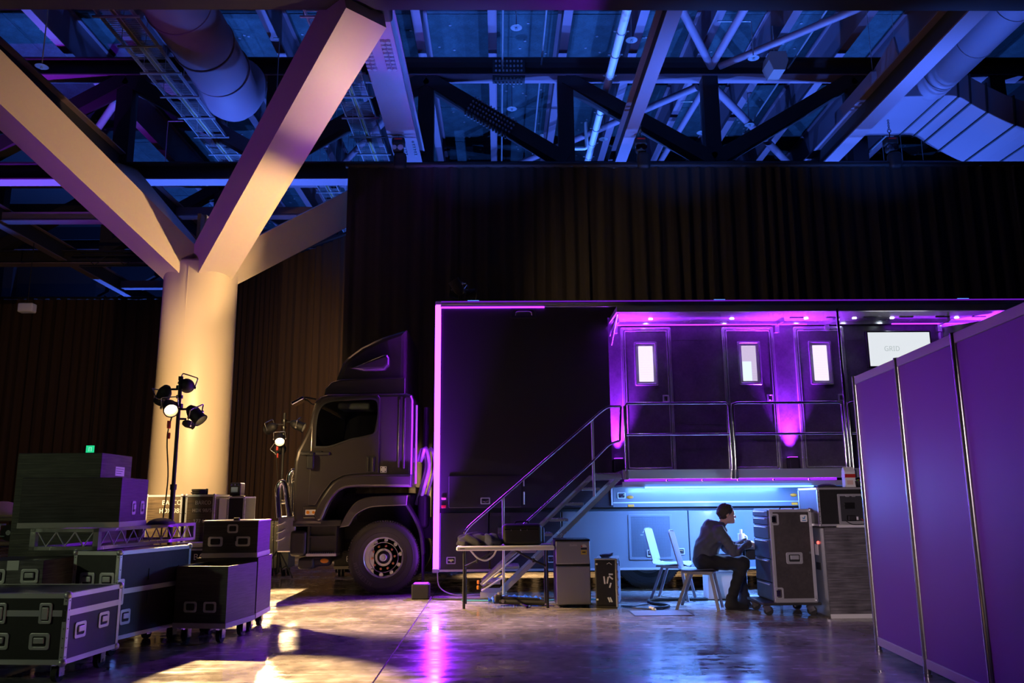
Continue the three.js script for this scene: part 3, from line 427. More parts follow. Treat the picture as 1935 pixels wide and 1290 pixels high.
// ---------- stairs ----------
{
  const t = thing('staircase', 'folding aluminium stairs with tubular handrail up to the walkway', 'stairs', [0.7, 0, -11.65]);
  for (const z of [-11.37, -11.93]) { partW(t, 'stringer', [beam([1.31, 1.63, z], [-0.25, 0.2, z], 0.03, 0.035, [0, 1, 0]), bx(1.3, 1.57, z - 0.017, 1.68, 1.64, z + 0.017)], M.aluFrame); partW(t, 'stringer', [beam([1.66, 1.6, z], [0.02, 0.08, z], 0.035, 0.055, [0, 1, 0])], M.aluFrame); }
  const treads = [[1.31, 1.66, 1.655], [1.13, 1.38, 1.46], [0.91, 1.15, 1.26], [0.68, 0.94, 1.05], [0.475, 0.725, 0.857], [0.26, 0.5, 0.64], [0.01, 0.27, 0.435], [-0.24, 0.01, 0.234]];
  for (const [a, b, y] of treads) { const r = partW(t, 'tread', [rb((a + b) / 2, y - 0.018, -11.65, b - a, 0.035, 0.55, 0.006)], M.aluFrame); const ribs = []; for (let k = 0; k < 6; k++) ribs.push(bx(a + 0.02 + k * (b - a - 0.04) / 5 - 0.008, y, -11.9, a + 0.02 + k * (b - a - 0.04) / 5 + 0.008, y + 0.004, -11.4)); partW(t, 'grip_ribs', ribs, M.aluFrame, null, r); }
  for (const z of [-11.35, -11.95]) partW(t, 'lower_brace', [bar([-0.22, 0.2, z], [0.3, 0.62, z], 0.012), bar([-0.24, 0.12, z], [0.06, 0.3, z], 0.012), bar([0.05, 0.08, z], [0.05, 0.42, z], 0.014)], M.alu);
  for (let i = 0; i < 2; i++) partW(t, 'reflector', [rb(-0.29, 0.16 + i * 0.06, -11.4 - 0.1 * i, 0.03, 0.05, 0.05, 0.008)], M.amber);
  partW(t, 'foot', [bx(-0.26, 0, -11.93, 0.02, 0.1, -11.91), bx(-0.26, 0, -11.39, 0.02, 0.1, -11.37), rb(-0.1, 0.012, -11.65, 0.32, 0.024, 0.62, 0.008)], M.aluFrame);
  const z = -11.3;
  partW(t, 'handrail', [bent([[-0.49, 0.62, z], [-0.48, 0.86, z], [-0.4, 0.965, z], [1.42, 2.5, z], [1.52, 2.565, z], [1.69, 2.565, z]], 0.019, 10, 0.06)], M.chrome); partW(t, 'mid_rail', [bent([[0.12, 0.8, z], [0.331, 0.984, z], [1.3, 1.83, z], [1.52, 2.05, z], [1.66, 2.09, z]], 0.016, 10, 0.08)], M.chrome);
  partW(t, 'rail_end', [bar([1.66, 2.09, z], [1.69, 2.565, z], 0.016)], M.chrome);
  for (const [x, y0, y1] of [[0.055, 0.26, 1.345], [1.29, 1.34, 2.4]]) partW(t, 'rail_post', [rb(x, (y0 + y1) / 2, z - 0.01, 0.034, y1 - y0, 0.034, 0.008)], M.alu);
}
// ================= truck =================
M.cab = mat([0.085, 0.073, 0.068], 0.22, 0.35, { clearcoat: 0.9, clearcoatRoughness: 0.08 }); M.plastic = mat([0.03, 0.028, 0.028], 0.45); M.glass = mat([0.75, 0.8, 0.78], 0.02, 0, { transmission: 1, thickness: 0, ior: 1.5 });
M.tyre = mat([0.045, 0.04, 0.036], 0.6); M.rim = mat([0.7, 0.7, 0.7], 0.25, 0.6);
const ev = new Evaluator(); ev.useGroups = false; ev.attributes = ['position', 'normal', 'uv'];
function cut(a, list) { let A = new Brush(flat(a)); A.updateMatrixWorld(); for (const b of list) { const B = new Brush(flat(b)); B.updateMatrixWorld(); A = ev.evaluate(A, B, SUBTRACTION); } return A.geometry; }
{
  const t = thing('truck', 'dark grey cab-over truck with roof deflector and chrome front wheel', 'truck', [-2.0, 0, -13.2]);
  const front = [[-2.97, 0.97], [-2.975, 1.27], [-3.0, 1.6], [-2.985, 1.9], [-2.955, 2.04], [-2.894, 2.16], [-2.8, 2.37], [-2.76, 2.59], [-2.72, 2.75], [-2.64, 2.84], [-2.52, 2.875]];
  const arch = [[-1.267, 1.51], [-1.864, 1.513], [-2.1, 1.512], [-2.22, 1.497], [-2.313, 1.455], [-2.43, 1.307], [-2.515, 1.113], [-2.54, 0.97]];
  const outline = [...front, [-1.36, 2.88], [-1.285, 2.85], [-1.257, 2.77], [-1.255, 2.42], [-1.26, 1.66], ...arch];
  const inner = [[-2.86, 1.6], [-2.87, 1.95], [-2.8, 2.15], [-2.7, 2.4], [-2.65, 2.72], [-2.52, 2.81], [-1.38, 2.81], [-1.33, 2.75], [-1.33, 1.6]];
  const win = [[-2.69, 2.075], [-2.69, 2.4], [-2.66, 2.6], [-2.59, 2.72], [-2.46, 2.77], [-1.84, 2.8], [-1.78, 2.765], [-1.76, 2.6], [-1.815, 2.27], [-2.15, 2.19], [-2.5, 2.075]];
  const body = cut(plate(outline, -14.42, zT, 0.06), [plate(inner, -14.36, -12.16), plate(win, -14.6, -12.0), plate([[-3.2, 2.1], [-2.84, 2.1], [-2.64, 2.73], [-3.2, 2.73]], -14.22, -12.3)]);
  partW(t, 'cab_body', [body], M.cab);
  const door = partW(t, 'door', [plate([[-2.745, 2.02], [-2.74, 2.42], [-2.7, 2.65], [-2.6, 2.79], [-2.45, 2.83], [-1.78, 2.845], [-1.748, 2.8], [-1.745, 1.705], [-2.03, 1.7], [-2.25, 1.675], [-2.42, 1.59], [-2.55, 1.42], [-2.65, 1.25], [-2.75, 1.25]], -12.12, -12.08, 0.012, [win])], M.cab);
  partW(t, 'window_pane', [plate(win, -12.13, -12.124)], M.glass, null, door); partW(t, 'window_rubber', [plate(curvePts([...win, win[0]], 60), -12.085, -12.07, 0, [curvePts([...win, win[0]], 60).map(([x, y]) => [-2.2 + (x + 2.2) * 0.955, 2.45 + (y - 2.45) * 0.93])])], M.plastic, null, door);
  partW(t, 'door_handle', [rb(-1.865, 1.83, -12.08, 0.13, 0.24, 0.012, 0.015)], M.black, null, door); partW(t, 'handle_grip', [rb(-1.83, 1.83, -12.07, 0.03, 0.2, 0.025, 0.01), rb(-1.9, 1.83, -12.07, 0.02, 0.2, 0.015, 0.008)], M.cab, null, door);
  partW(t, 'vent_trim', [rb(-2.73, 2.0, -12.07, 0.32, 0.06, 0.03, 0.02), rb(-2.66, 1.99, -12.06, 0.4, 0.05, 0.03, 0.02)], M.plastic);
  partW(t, 'window_pane', [plate(win, -14.4, -14.394)], M.glass); partW(t, 'windscreen', [rot(bx(-0.005, -0.36, -14.22, 0.005, 0.36, -12.3), 0, 0, -0.28).translate(-2.79, 2.41, 0)], M.glass);
  partW(t, 'pillar_flute', [rb(-1.46, 2.28, -12.09, 0.03, 1.0, 0.04, 0.014)], M.cab); partW(t, 'pillar_flute', [rb(-1.385, 2.28, -12.09, 0.03, 1.04, 0.05, 0.014)], M.cab);
  const st = partW(t, 'sticker', [bx(-1.725, 1.71, -12.098, -1.635, 1.8, -12.09)], M.white); partW(t, 'cross_mark', [[-1, -1], [1, -1], [-1, 1], [1, 1]].map(([a, b]) => bx(-1.68 + a * 0.028 - 0.008, 1.755 + b * 0.028 - 0.008, -12.0895, -1.68 + a * 0.028 + 0.008, 1.755 + b * 0.028 + 0.008, -12.088)), M.print, null, st);
  partW(t, 'arch_flare', [plate([...curvePts([[-2.66, 1.1], [-2.625, 1.226], [-2.532, 1.398], [-2.401, 1.57], [-2.25, 1.652], [-2.02, 1.681], [-1.73, 1.686], [-1.265, 1.682]], 30), ...curvePts([[-1.265, 1.5], [-1.864, 1.505], [-2.1, 1.503], [-2.22, 1.487], [-2.313, 1.44], [-2.43, 1.297], [-2.515, 1.1], [-2.54, 1.04], [-2.6, 1.02]], 30)], -12.14, -12.03, 0.035)], M.cab);
  partW(t, 'sill', [rb(-2.62, 1.0, -12.2, 0.7, 0.09, 0.18, 0.02)], M.plastic);
  const cl = partW(t, 'corner_lamp', [rb(-2.7, 1.15, -12.08, 0.25, 0.17, 0.05, 0.03)], M.cab); partW(t, 'lamp_lens', [rb(-2.7, 1.155, -12.055, 0.16, 0.075, 0.02, 0.015)], mat([0.85, 0.8, 0.78], 0.15), null, cl); partW(t, 'bulb', [disc([-2.66, 1.155, -12.044], 0.02, 0.01, 14), disc([-2.74, 1.155, -12.044], 0.024, 0.01, 14)], M.amber, null, cl);
  // steps, bumper, chassis
  partW(t, 'step_box', [rb(-2.54, 0.77, -12.45, 0.42, 0.42, 0.5, 0.02), bx(-2.75, 0.55, -12.4, -2.72, 0.98, -12.12), bx(-2.36, 0.55, -12.4, -2.335, 0.98, -12.12), bx(-2.72, 0.8, -12.3, -2.36, 0.82, -12.12)], M.plastic);
  const step = partW(t, 'step', [bx(-2.76, 0.54, -12.42, -2.33, 0.575, -12.1)], M.alu); const teeth = []; for (let i = 0; i < 14; i++) teeth.push(mv(rot(new THREE.ConeGeometry(0.013, 0.02, 4)), -2.74 + i * 0.03, 0.585, -12.12)); partW(t, 'step_teeth', teeth, M.alu, null, step);
  partW(t, 'bumper', [rb(-2.88, 0.72, -13.25, 0.24, 0.36, 2.3, 0.05), rb(-2.76, 0.44, -13.2, 0.24, 0.16, 2.2, 0.05), rb(-2.62, 0.46, -12.25, 0.4, 0.13, 0.2, 0.05)], M.plastic); partW(t, 'side_indicator', [mv(new THREE.SphereGeometry(0.055, 16, 8).scale(1.1, 0.6, 0.35), -2.5, 0.475, -12.14)], M.amber);
  partW(t, 'chassis_rail', [bx(-2.8, 0.75, -13.75, 4, 1.0, -13.67), bx(-2.8, 0.75, -12.85, 4, 1.0, -12.77), bx(-1.1, 0.85, -13.7, -0.8, 1.05, -12.8)], M.black);
  partW(t, 'engine_block', [rb(-1.9, 1.05, -13.3, 1.3, 0.75, 1.0, 0.1)], M.black);
  // mudguards
  const mgO = curvePts([[-2.3, 0.93], [-2.211, 1.111], [-2.079, 1.289], [-1.95, 1.35], [-1.86, 1.37], [-1.326, 1.388]], 24), mgI = curvePts([[-1.335, 1.24], [-1.857, 1.212], [-1.95, 1.18], [-2.059, 1.109], [-2.161, 0.954]], 24);
  partW(t, 'mudguard', [plate([...mgO, ...mgI], -12.55, -12.1, 0.015)], M.cab);
  const rg = curvePts([[-1.34, 1.27], [-1.27, 1.16], [-1.19, 1.02], [-1.12, 0.84], [-1.085, 0.55]], 20), rg2 = rg.map(([x, y]) => [x - 0.03, y - 0.01]).reverse(); partW(t, 'rear_guard', [plate([...rg, ...rg2], -12.52, -12.12)], M.plastic); partW(t, 'mud_flap', [bx(-1.115, 0.15, -12.5, -1.1, 0.6, -12.13)], M.rubber);
  // hoses behind the cab
  for (const [dx, dz, r] of [[0, 0, 0.028], [0.07, -0.1, 0.022], [-0.06, -0.18, 0.03]]) partW(t, 'air_hose', [tube([[-1.2 + dx, 1.25, -12.6 + dz], [-1.12 + dx, 1.5, -12.5 + dz], [-1.05 + dx, 1.85, -12.55 + dz], [-1.12 + dx, 2.1, -12.65 + dz], [-1.2 + dx, 1.9, -12.8]], r, 40, 8)], M.white);
  partW(t, 'air_tank', [rb(-1.14, 1.15, -12.75, 0.16, 0.5, 0.5, 0.06), bar([-1.14, 1.5, -12.7], [-1.14, 2.75, -13.0], 0.045)], M.plastic); partW(t, 'rear_trim', [bar([-1.22, 1.55, -12.18], [-1.22, 2.7, -12.18], 0.016)], M.alu);
  // roof deflector
  const df = [[-2.6, 2.86], [-2.59, 2.955], [-2.53, 3.03], [-2.45, 3.1], [-2.43, 3.17], [-2.354, 3.367], [-2.284, 3.45], [-2.081, 3.606], [-1.771, 3.758], [-1.395, 3.87], [-1.385, 2.88]];
  const dfl = partW(t, 'roof_deflector', [plate([[-2.46, 2.88], ...df.slice(3)], -14.25, -12.24, 0.09)], M.cab); partW(t, 'deflector_base', [plate([[-2.6, 2.87], [-2.59, 2.96], [-2.5, 3.06], [-2.36, 3.1], [-1.9, 3.12], [-1.39, 3.12], [-1.39, 2.87]], -14.3, -12.18, 0.03)], M.cab, null, dfl);
  { const g = plate([[-2.2, 3.25], [-1.72, 3.46], [-1.66, 3.46], [-1.63, 3.41], [-1.63, 3.3], [-1.7, 3.22], [-2.0, 3.21]], -12.3, -12.1, 0.05); partW(t, 'deflector_bulge', [g], M.cab, null, dfl); }
  // mirrors
  const mr = partW(t, 'roof_mirror', [rot(rb(0, 0, 0, 0.2, 0.05, 0.24, 0.02), 0, 0, 0.5).translate(-2.97, 2.77, -12.2)], M.chrome); partW(t, 'mirror_arm', [bent([[-2.72, 2.8, -12.2], [-2.87, 2.83, -12.2], [-2.95, 2.81, -12.2]], 0.014, 8, 0.04), bent([[-2.68, 2.74, -12.2], [-2.77, 2.72, -12.2], [-2.86, 2.8, -12.2]], 0.01, 8, 0.03)], M.black, null, mr);
  partW(t, 'side_mirror', [rb(-2.725, 1.865, -12.02, 0.11, 0.2, 0.06, 0.025), rb(-2.71, 1.98, -12.04, 0.07, 0.06, 0.05, 0.02)], M.black);
  // interior
  const seatM = mat([0.05, 0.05, 0.05], 0.8);
  for (const z of [-12.7, -13.8]) { const s = partW(t, 'seat', [rb(-1.75, 1.78, z, 0.5, 0.16, 0.5, 0.06)], seatM); partW(t, 'seat_back', [rot(rb(0, 0, 0, 0.14, 0.7, 0.48, 0.06), 0, 0, -0.12).translate(-1.5, 2.15, z)], seatM, null, s); partW(t, 'headrest', [rb(-1.46, 2.58, z, 0.1, 0.18, 0.28, 0.04)], seatM, null, s); }
  partW(t, 'dashboard', [rb(-2.66, 1.86, -13.25, 0.34, 0.42, 2.0, 0.08)], seatM); partW(t, 'steering_wheel', [rot(ring([0, 0, 0], 0.21, 0.017, 'y'), 0, 0, 0.5).translate(-2.36, 2.14, -12.75), bar([-2.36, 2.14, -12.75], [-2.55, 1.85, -12.75], 0.03), bar([-2.36, 2.16, -12.95], [-2.36, 2.13, -12.55], 0.013)], M.black); partW(t, 'sun_visor', [rb(-2.2, 2.73, -12.7, 0.5, 0.1, 0.5, 0.04)], mat([0.3, 0.28, 0.3], 0.7));
  // bull bar
  const bb = partW(t, 'bull_bar', [rb(-3.06, 0.85, -13.25, 0.26, 0.5, 2.2, 0.02)], M.mirrorSteel); for (let i = 0; i < 3; i++) partW(t, 'slot_trim', [bent([[-3.2, 0.98 - i * 0.11, -12.14], [-3.12, 1.0 - i * 0.11, -12.13], [-3.08, 1.03 - i * 0.11, -12.13]], 0.01)], M.chrome, null, bb);
  for (const [z, dx, dy] of [[-12.18, 0, 0], [-12.5, 0.08, 0.17], [-14.3, 0, 0]]) partW(t, 'hoop', [bent([[-3.18 + dx, 1.08, z], [-3.225 + dx, 1.48 + dy, z], [-3.19 + dx, 1.585 + dy, z], [-3.12 + dx, 1.59 + dy, z], [-3.03 + dx, 1.1, z]], 0.042, 14, 0.09)], M.chrome, null, bb);
  partW(t, 'cross_tube', [bar([-3.16, 1.55, -12.18], [-3.16, 1.55, -14.3], 0.035), bar([-3.2, 1.3, -12.18], [-3.2, 1.3, -14.3], 0.03), bent([[-2.98, 1.66, -12.3], [-3.02, 1.62, -12.2], [-3.0, 1.14, -12.2], [-2.88, 1.12, -12.2]], 0.014)], M.chrome, null, bb);
  // wheels
  for (const [wx, wz, flip] of [[-1.66, -12.1, 1], [-1.66, -14.4, -1], [2.2, -12.5, 1], [2.2, -14.4, -1]]) {
    const w = partGroup(t, 'wheel', [wx + 2.0, 0.515, wz + 13.2]); if (flip < 0) w.rotation.y = Math.PI;
    const L = (p, n = 64) => lathe(p, n).rotateX(Math.PI / 2);   // lathe axis -> z; y of profile becomes z
    part(w, 'tyre', [L([[0.285, -0.29], [0.3, -0.3], [0.4, -0.31], [0.48, -0.29], [0.51, -0.27], [0.515, -0.24], [0.515, -0.07], [0.51, -0.045], [0.485, -0.02], [0.45, -0.003], [0.4, 0.004], [0.345, -0.004], [0.31, -0.018], [0.285, -0.025]])], M.tyre);
    const tr = []; for (let k = 0; k < 90; k++) { const a = k / 90 * 2 * Math.PI; tr.push(rot(bx(0.5, -0.009, -0.075, 0.519, 0.009, -0.03), 0, 0, a)); } const trm = part(w, 'tread_blocks', tr, M.tyre); trm.userData.kind = 'stuff';
    part(w, 'tyre_ridge', [ring([0, 0, 0.001], 0.43, 0.004), ring([0, 0, -0.002], 0.35, 0.004)], M.tyre);
    if (wx < 0 && flip > 0) { const ls = []; 'MICHELIN'.split('').forEach((c, k) => { const g = text(c, 0.05, 0.003); g.computeBoundingBox(); g.translate(-g.boundingBox.max.x / 2, 0, 0); const a = Math.PI + 0.25 + k * 0.125; g.rotateZ(Math.PI); g.translate(0, -0.375 + 0.0, 0.003); g.rotateZ(a - 1.5 * Math.PI + 0.0); ls.push(g); }); part(w, 'tyre_lettering', ls.map((g) => g), mat([0.09, 0.08, 0.07], 0.6)); }
    const holes = []; for (let k = 0; k < 10; k++) { const a = (k + 0.3) / 10 * 2 * Math.PI; holes.push(Array.from({ length: 14 }, (_, i) => { const b = i / 14 * 2 * Math.PI; return [0.242 * Math.cos(a) + 0.024 * Math.cos(b), 0.242 * Math.sin(a) + 0.024 * Math.sin(b)]; })); }
    holes.push(Array.from({ length: 30 }, (_, i) => [0.12 * Math.cos(-i / 30 * 2 * Math.PI), 0.12 * Math.sin(-i / 30 * 2 * Math.PI)]));
    const circ = Array.from({ length: 60 }, (_, i) => [0.27 * Math.cos(i / 60 * 2 * Math.PI), 0.27 * Math.sin(i / 60 * 2 * Math.PI)]);
    part(w, 'rim', [plate(circ, -0.09, -0.06, 0.004, holes), L([[0.262, -0.09], [0.268, -0.03], [0.285, -0.012], [0.288, -0.022], [0.275, -0.035], [0.274, -0.1]]), L([[0.2, -0.062], [0.205, -0.045], [0.212, -0.045], [0.215, -0.062]])], M.rim);
    part(w, 'rim_backing', [disc([0, 0, -0.2], 0.27, 0.02, 40)], M.black);
    part(w, 'hub', [L([[0, 0.0], [0.03, 0.0], [0.035, -0.01], [0.055, -0.012], [0.06, -0.03], [0.085, -0.05], [0.12, -0.1]])], M.black); part(w, 'hub_cap', [ring([0, 0, 0], 0.042, 0.012), disc([0, 0, 0.002], 0.03, 0.012, 20)], M.rim);
    for (let k = 0; k < 10; k++) { const a = k / 10 * 2 * Math.PI + 0.1; part(w, 'wheel_nut', [disc([0.162 * Math.cos(a), 0.162 * Math.sin(a), -0.045], 0.018, 0.045, 6), disc([0.162 * Math.cos(a), 0.162 * Math.sin(a), -0.02], 0.013, 0.012, 10)], mat([0.5, 0.2, 0.12], 0.35, 0.6)); }
  }
}

// ================= partition =================
M.panel = mat([0.19, 0.058, 0.28], 0.5);  // purple wash on pale panels is put into their base colour
{
  const t = thing('exhibition_partition', 'tall panel partition with purple light put into its colour and slim metal posts', 'partition', [3.24, 0, -7.34], -1.661); const h = 2.38;
  for (let i = 0; i < 6; i++) {
    const x = i * 0.995; part(t, 'post', [disc([x, h / 2, 0], 0.024, h, 8, 'y'), bx(x - 0.006, 0.02, 0.02, x + 0.006, h, 0.027), disc([x, 0.01, 0], 0.03, 0.02, 12, 'y')], M.steel);
    if (i === 5) break; const a = x + 0.024, b = x + 0.971;
    part(t, 'panel', [bx(a, 0.13, -0.004, b, h - 0.07, 0.004)], M.panel); part(t, 'top_rail', [rb((a + b) / 2, h - 0.04, 0, b - a, 0.07, 0.03, 0.006)], M.rail); part(t, 'bottom_rail', [rb((a + b) / 2, 0.095, 0, b - a, 0.07, 0.03, 0.006)], M.rail);
  }
}
// ================= road cases =================
function recessHandle(t, w, h, place, dark) {   // built facing +z at the origin
  const o = part(t, 'handle', [place(plate(rrect(-w / 2, -h / 2, w / 2, h / 2, 0.02), 0, 0.008, 0.003, [rrect(-w * 0.33, -h * 0.3, w * 0.33, h * 0.3, 0.012)]))], M.alu);
  part(o, 'handle_dish', [place(bx(-w * 0.33, -h * 0.3, -0.012, w * 0.33, h * 0.3, -0.01).translate(0, 0, 0.012))], M.black); part(o, 'grip', [place(rb(0, h * 0.06, 0.012, w * 0.52, h * 0.36, 0.014, 0.006))], dark ? M.rubber : M.alu);
}
function catchLatch(t, w, h, place) { const o = part(t, 'latch', [place(plate(rrect(-w / 2, -h / 2, w / 2, h / 2, 0.015), 0, 0.008, 0.003, [rrect(-w * 0.3, -h * 0.36, w * 0.3, h * 0.36, 0.01)]))], M.alu); part(o, 'butterfly', [place(rb(0, 0, 0.01, w * 0.5, h * 0.6, 0.012, 0.005))], M.alu); }
function caster(t, x, z, r = 0.055, top = 0.14) { const c = part(t, 'caster', [bx(x - 0.045, top - 0.008, z - 0.045, x + 0.045, top, z + 0.045), bx(x - 0.035, r * 0.8, z - 0.03, x - 0.03, top - 0.008, z + 0.035), bx(x + 0.03, r * 0.8, z - 0.03, x + 0.035, top - 0.008, z + 0.035)], M.steel); part(c, 'wheel', [disc([x, r, z], r, 0.04, 20, 'x')], M.rubber); part(c, 'axle', [disc([x, r, z], 0.014, 0.075, 10, 'x')], M.steel, null); }
// corner = the front corner on the +x side, on the floor plan; front faces +z
function roadCase(o) {
  const { name = 'road_case', label, corner, ry = 0, w, d, h, y0 = 0, m = M.caseBlack, edge = 0, rail, casters, fh = [], rh = [], latch = [], lid, group, open, hs = [0.16, 0.12] } = o;
  const c = Math.cos(ry), s = Math.sin(ry), x = corner[0] + (-w / 2 * c - d / 2 * s), z = corner[1] + (w / 2 * s - d / 2 * c);
  const t = thing(name, label, 'case', [x, y0, z], ry, group), b = casters ? 0.14 : 0, H = b + h;
  if (open) part(t, 'body', [bx(-w / 2, b, -d / 2, w / 2, b + 0.02, d / 2), bx(-w / 2, b, d / 2 - 0.018, w / 2, H, d / 2), bx(-w / 2, b, -d / 2, w / 2, H, -d / 2 + 0.018), bx(-w / 2, b, -d / 2 + 0.018, -w / 2 + 0.018, H, d / 2 - 0.018), bx(w / 2 - 0.018, b, -d / 2 + 0.018, w / 2, H, d / 2 - 0.018)], m);
  else part(t, 'body', [rb(0, b + h / 2, 0, w, h, d, 0.006, 1)], m);
  if (edge) {
    const e = edge, q = 0.004, X = w / 2 + q, Z = d / 2 + q, L = [];
    for (const y of [b - q, H + q - e]) { for (const sz of [-1, 1]) { L.push(bx(-X, y, sz * Z - (sz > 0 ? 0.004 : -0.004), X, y + e, sz * Z)); } for (const sx of [-1, 1]) L.push(bx(sx * X - (sx > 0 ? 0.004 : -0.004), y, -Z, sx * X, y + e, Z)); }
    for (const sz of [-1, 1]) L.push(bx(-X, H + q - 0.003, sz * Z - sz * e, X, H + q, sz * Z)); for (const sx of [-1, 1]) L.push(bx(sx * X - sx * e, H + q - 0.003, -Z, sx * X, H + q, Z));
    for (const sx of [-1, 1]) for (const sz of [-1, 1]) { L.push(bx(sx * X - sx * e, b, sz * Z - sz * 0.004, sx * X, H, sz * Z)); L.push(bx(sx * X - sx * 0.004, b, sz * Z - sz * e, sx * X, H, sz * Z)); }
    part(t, 'edging', L, M.alu); const rv = []; for (let k = 0; k < 7; k++) { const yy = b + 0.05 + k * (h - 0.1) / 6; for (const sx of [-1, 1]) rv.push(disc([sx * (X - e / 2), yy, Z + 0.001], 0.005, 0.004, 6)); rv.push(disc([X + 0.001, yy, Z - e / 2], 0.005, 0.004, 6, 'x')); } const rm = part(t, 'rivets', rv, M.steel); rm.userData.kind = 'stuff';
    for (const sx of [-1, 1]) for (const sz of [-1, 1]) for (const y of [b + 0.01, H - 0.01]) part(t, 'ball_corner', [mv(new THREE.SphereGeometry(e * 0.85, 10, 8), sx * (X - 0.012), y, sz * (Z - 0.012))], M.alu);
  }
  if (rail) part(t, 'base_rail', [rb(0, b + 0.02, 0, w + 0.012, 0.05, d + 0.012, 0.004)], M.rail);
  if (lid) part(t, 'lid_seam', [bx(-w / 2 - 0.005, b + lid - 0.022, -d / 2 - 0.005, w / 2 + 0.005, b + lid + 0.022, d / 2 + 0.005)], M.alu);
  for (const [u, v] of fh) recessHandle(t, hs[0], hs[1], (g) => g.translate(u, b + v, d / 2), o.darkGrip); for (const [u, v] of rh) recessHandle(t, hs[0] * (o.rhk || 0.9), hs[1], (g) => g.rotateY(Math.PI / 2).translate(w / 2, b + v, u), false);
  for (const [u, v] of latch) catchLatch(t, 0.1, 0.15, (g) => g.translate(u, b + v, d / 2 + 0.004));
  if (casters) for (const sx of [-1, 1]) for (const sz of [-1, 1]) caster(t, sx * (w / 2 - 0.09), sz * (d / 2 - 0.09));
  return t;
}
const frontText = (t, s, size, x, y, z, m) => part(t, 'lettering', [mv(text(s, size, 0.002, fontRegular), x, y, z)], m);
const c1 = roadCase({ label: 'black aluminium edged road case with pale butterfly latches nearest the bottom corner', corner: [-3.226, -6.442], ry: -0.098, w: 1.25, d: 0.72, h: 0.5, edge: 0.036, casters: true, lid: 0.36, fh: [[0.43, 0.16], [0.11, 0.16], [-0.4, 0.16]], rh: [[-0.13, 0.25], [0.18, 0.22]], latch: [[0.46, 0.36], [0.1, 0.36], [-0.42, 0.36]] });
part(c1, 'stripe_sticker', [bx(0.59, 0.44, 0.365, 0.622, 0.56, 0.3665)], M.print);
const c2 = roadCase({ label: 'long black case under the lattice frame, with a metal band along its side', corner: [-3.34, -7.5], ry: -0.235, w: 0.46, d: 1.05, h: 0.745, edge: 0.034, casters: true, lid: 0.4, fh: [[-0.08, 0.5], [0.12, 0.5]], rh: [[0.4, 0.18]], hs: [0.15, 0.13] });
part(c2, 'hasp', [plate(rrect(-0.045, -0.11, 0.045, 0.11, 0.015), 0, 0.012, 0.003, [rrect(-0.02, -0.08, 0.02, 0.08, 0.01)]).rotateY(Math.PI / 2).translate(0.235, 0.54, 0.5)], M.alu); for (const z of [0.1, -0.35]) for (const y of [0.66, 0.44]) part(c2, 'hinge', [bx(0.231, y - 0.05, z - 0.012, 0.236, y + 0.05, z + 0.012)], M.blackSteel);
roadCase({ label: 'plain dark case with two handles stacked on the lattice frame', corner: [-3.5, -7.78], ry: 0.11, w: 0.87, d: 0.8, h: 0.45, y0: 1.09, m: M.caseCharcoal, rail: true, rh: [[0.02, 0.17], [-0.24, 0.17]], hs: [0.12, 0.13] });
{ const t = roadCase({ label: 'tallest weathered plywood case with a paper note on its side', corner: [-4.19, -8.8], ry: 0.04, w: 0.86, d: 0.8, h: 1.69, m: M.plyGreen, casters: true, rail: true }); part(t, 'paper_note', [bx(0.4305, 1.6, -0.2, 0.433, 1.7, 0.04)], M.paper); part(t, 'note_lines', [0, 1, 2].map((i) => bx(0.4332, 1.675 - i * 0.025, -0.18 + i * 0.03, 0.4338, 1.68 - i * 0.025, 0.02)), M.print); }
{ const t = roadCase({ label: 'small blue-grey case with a single handle and white label', corner: [-3.89, -7.3], w: 0.62, d: 0.6, h: 0.69, m: M.caseGrey, casters: true, fh: [[-0.08, 0.56], [0.2, 0.56]], hs: [0.15, 0.12] }); part(t, 'label_card', [bx(0.0, 0.75, 0.301, 0.1, 0.83, 0.303)], M.paper); }
roadCase({ name: 'open_crate', label: 'open-topped dark crate on casters with a purple lit side', corner: [-2.585, -8.13], ry: -0.17, w: 0.53, d: 0.6, h: 0.565, y0: 0.0, m: M.caseCharcoal, casters: true, rail: true, open: true, fh: [[-0.1, 0.19], [0.1, 0.19]], hs: [0.13, 0.1], darkGrip: true });
roadCase({ label: 'dark case on casters standing behind the open crate', corner: [-2.5, -8.82], ry: 0.03, w: 0.64, d: 0.6, h: 0.6, m: M.caseCharcoal, casters: true, rail: true });
{ const t = roadCase({ label: 'smaller dark case with centre latch and two handles on top of another case', corner: [-2.52, -8.83], ry: 0.05, w: 0.56, d: 0.58, h: 0.37, y0: 0.745, m: M.caseCharcoal, rail: true, fh: [[-0.15, 0.16], [0.13, 0.16]], hs: [0.15, 0.1], darkGrip: true }); recessHandle(t, 0.11, 0.09, (g) => g.translate(0.02, 0.29, 0.29), true); part(t, 'lid_lip', [bx(-0.285, 0.362, -0.295, 0.285, 0.374, 0.295)], M.alu); part(t, 'lashing', [rb(0.05, 0.385, 0.27, 0.06, 0.03, 0.05, 0.01), rb(0.05, 0.19, 0.292, 0.03, 0.06, 0.02, 0.008)], M.black); }
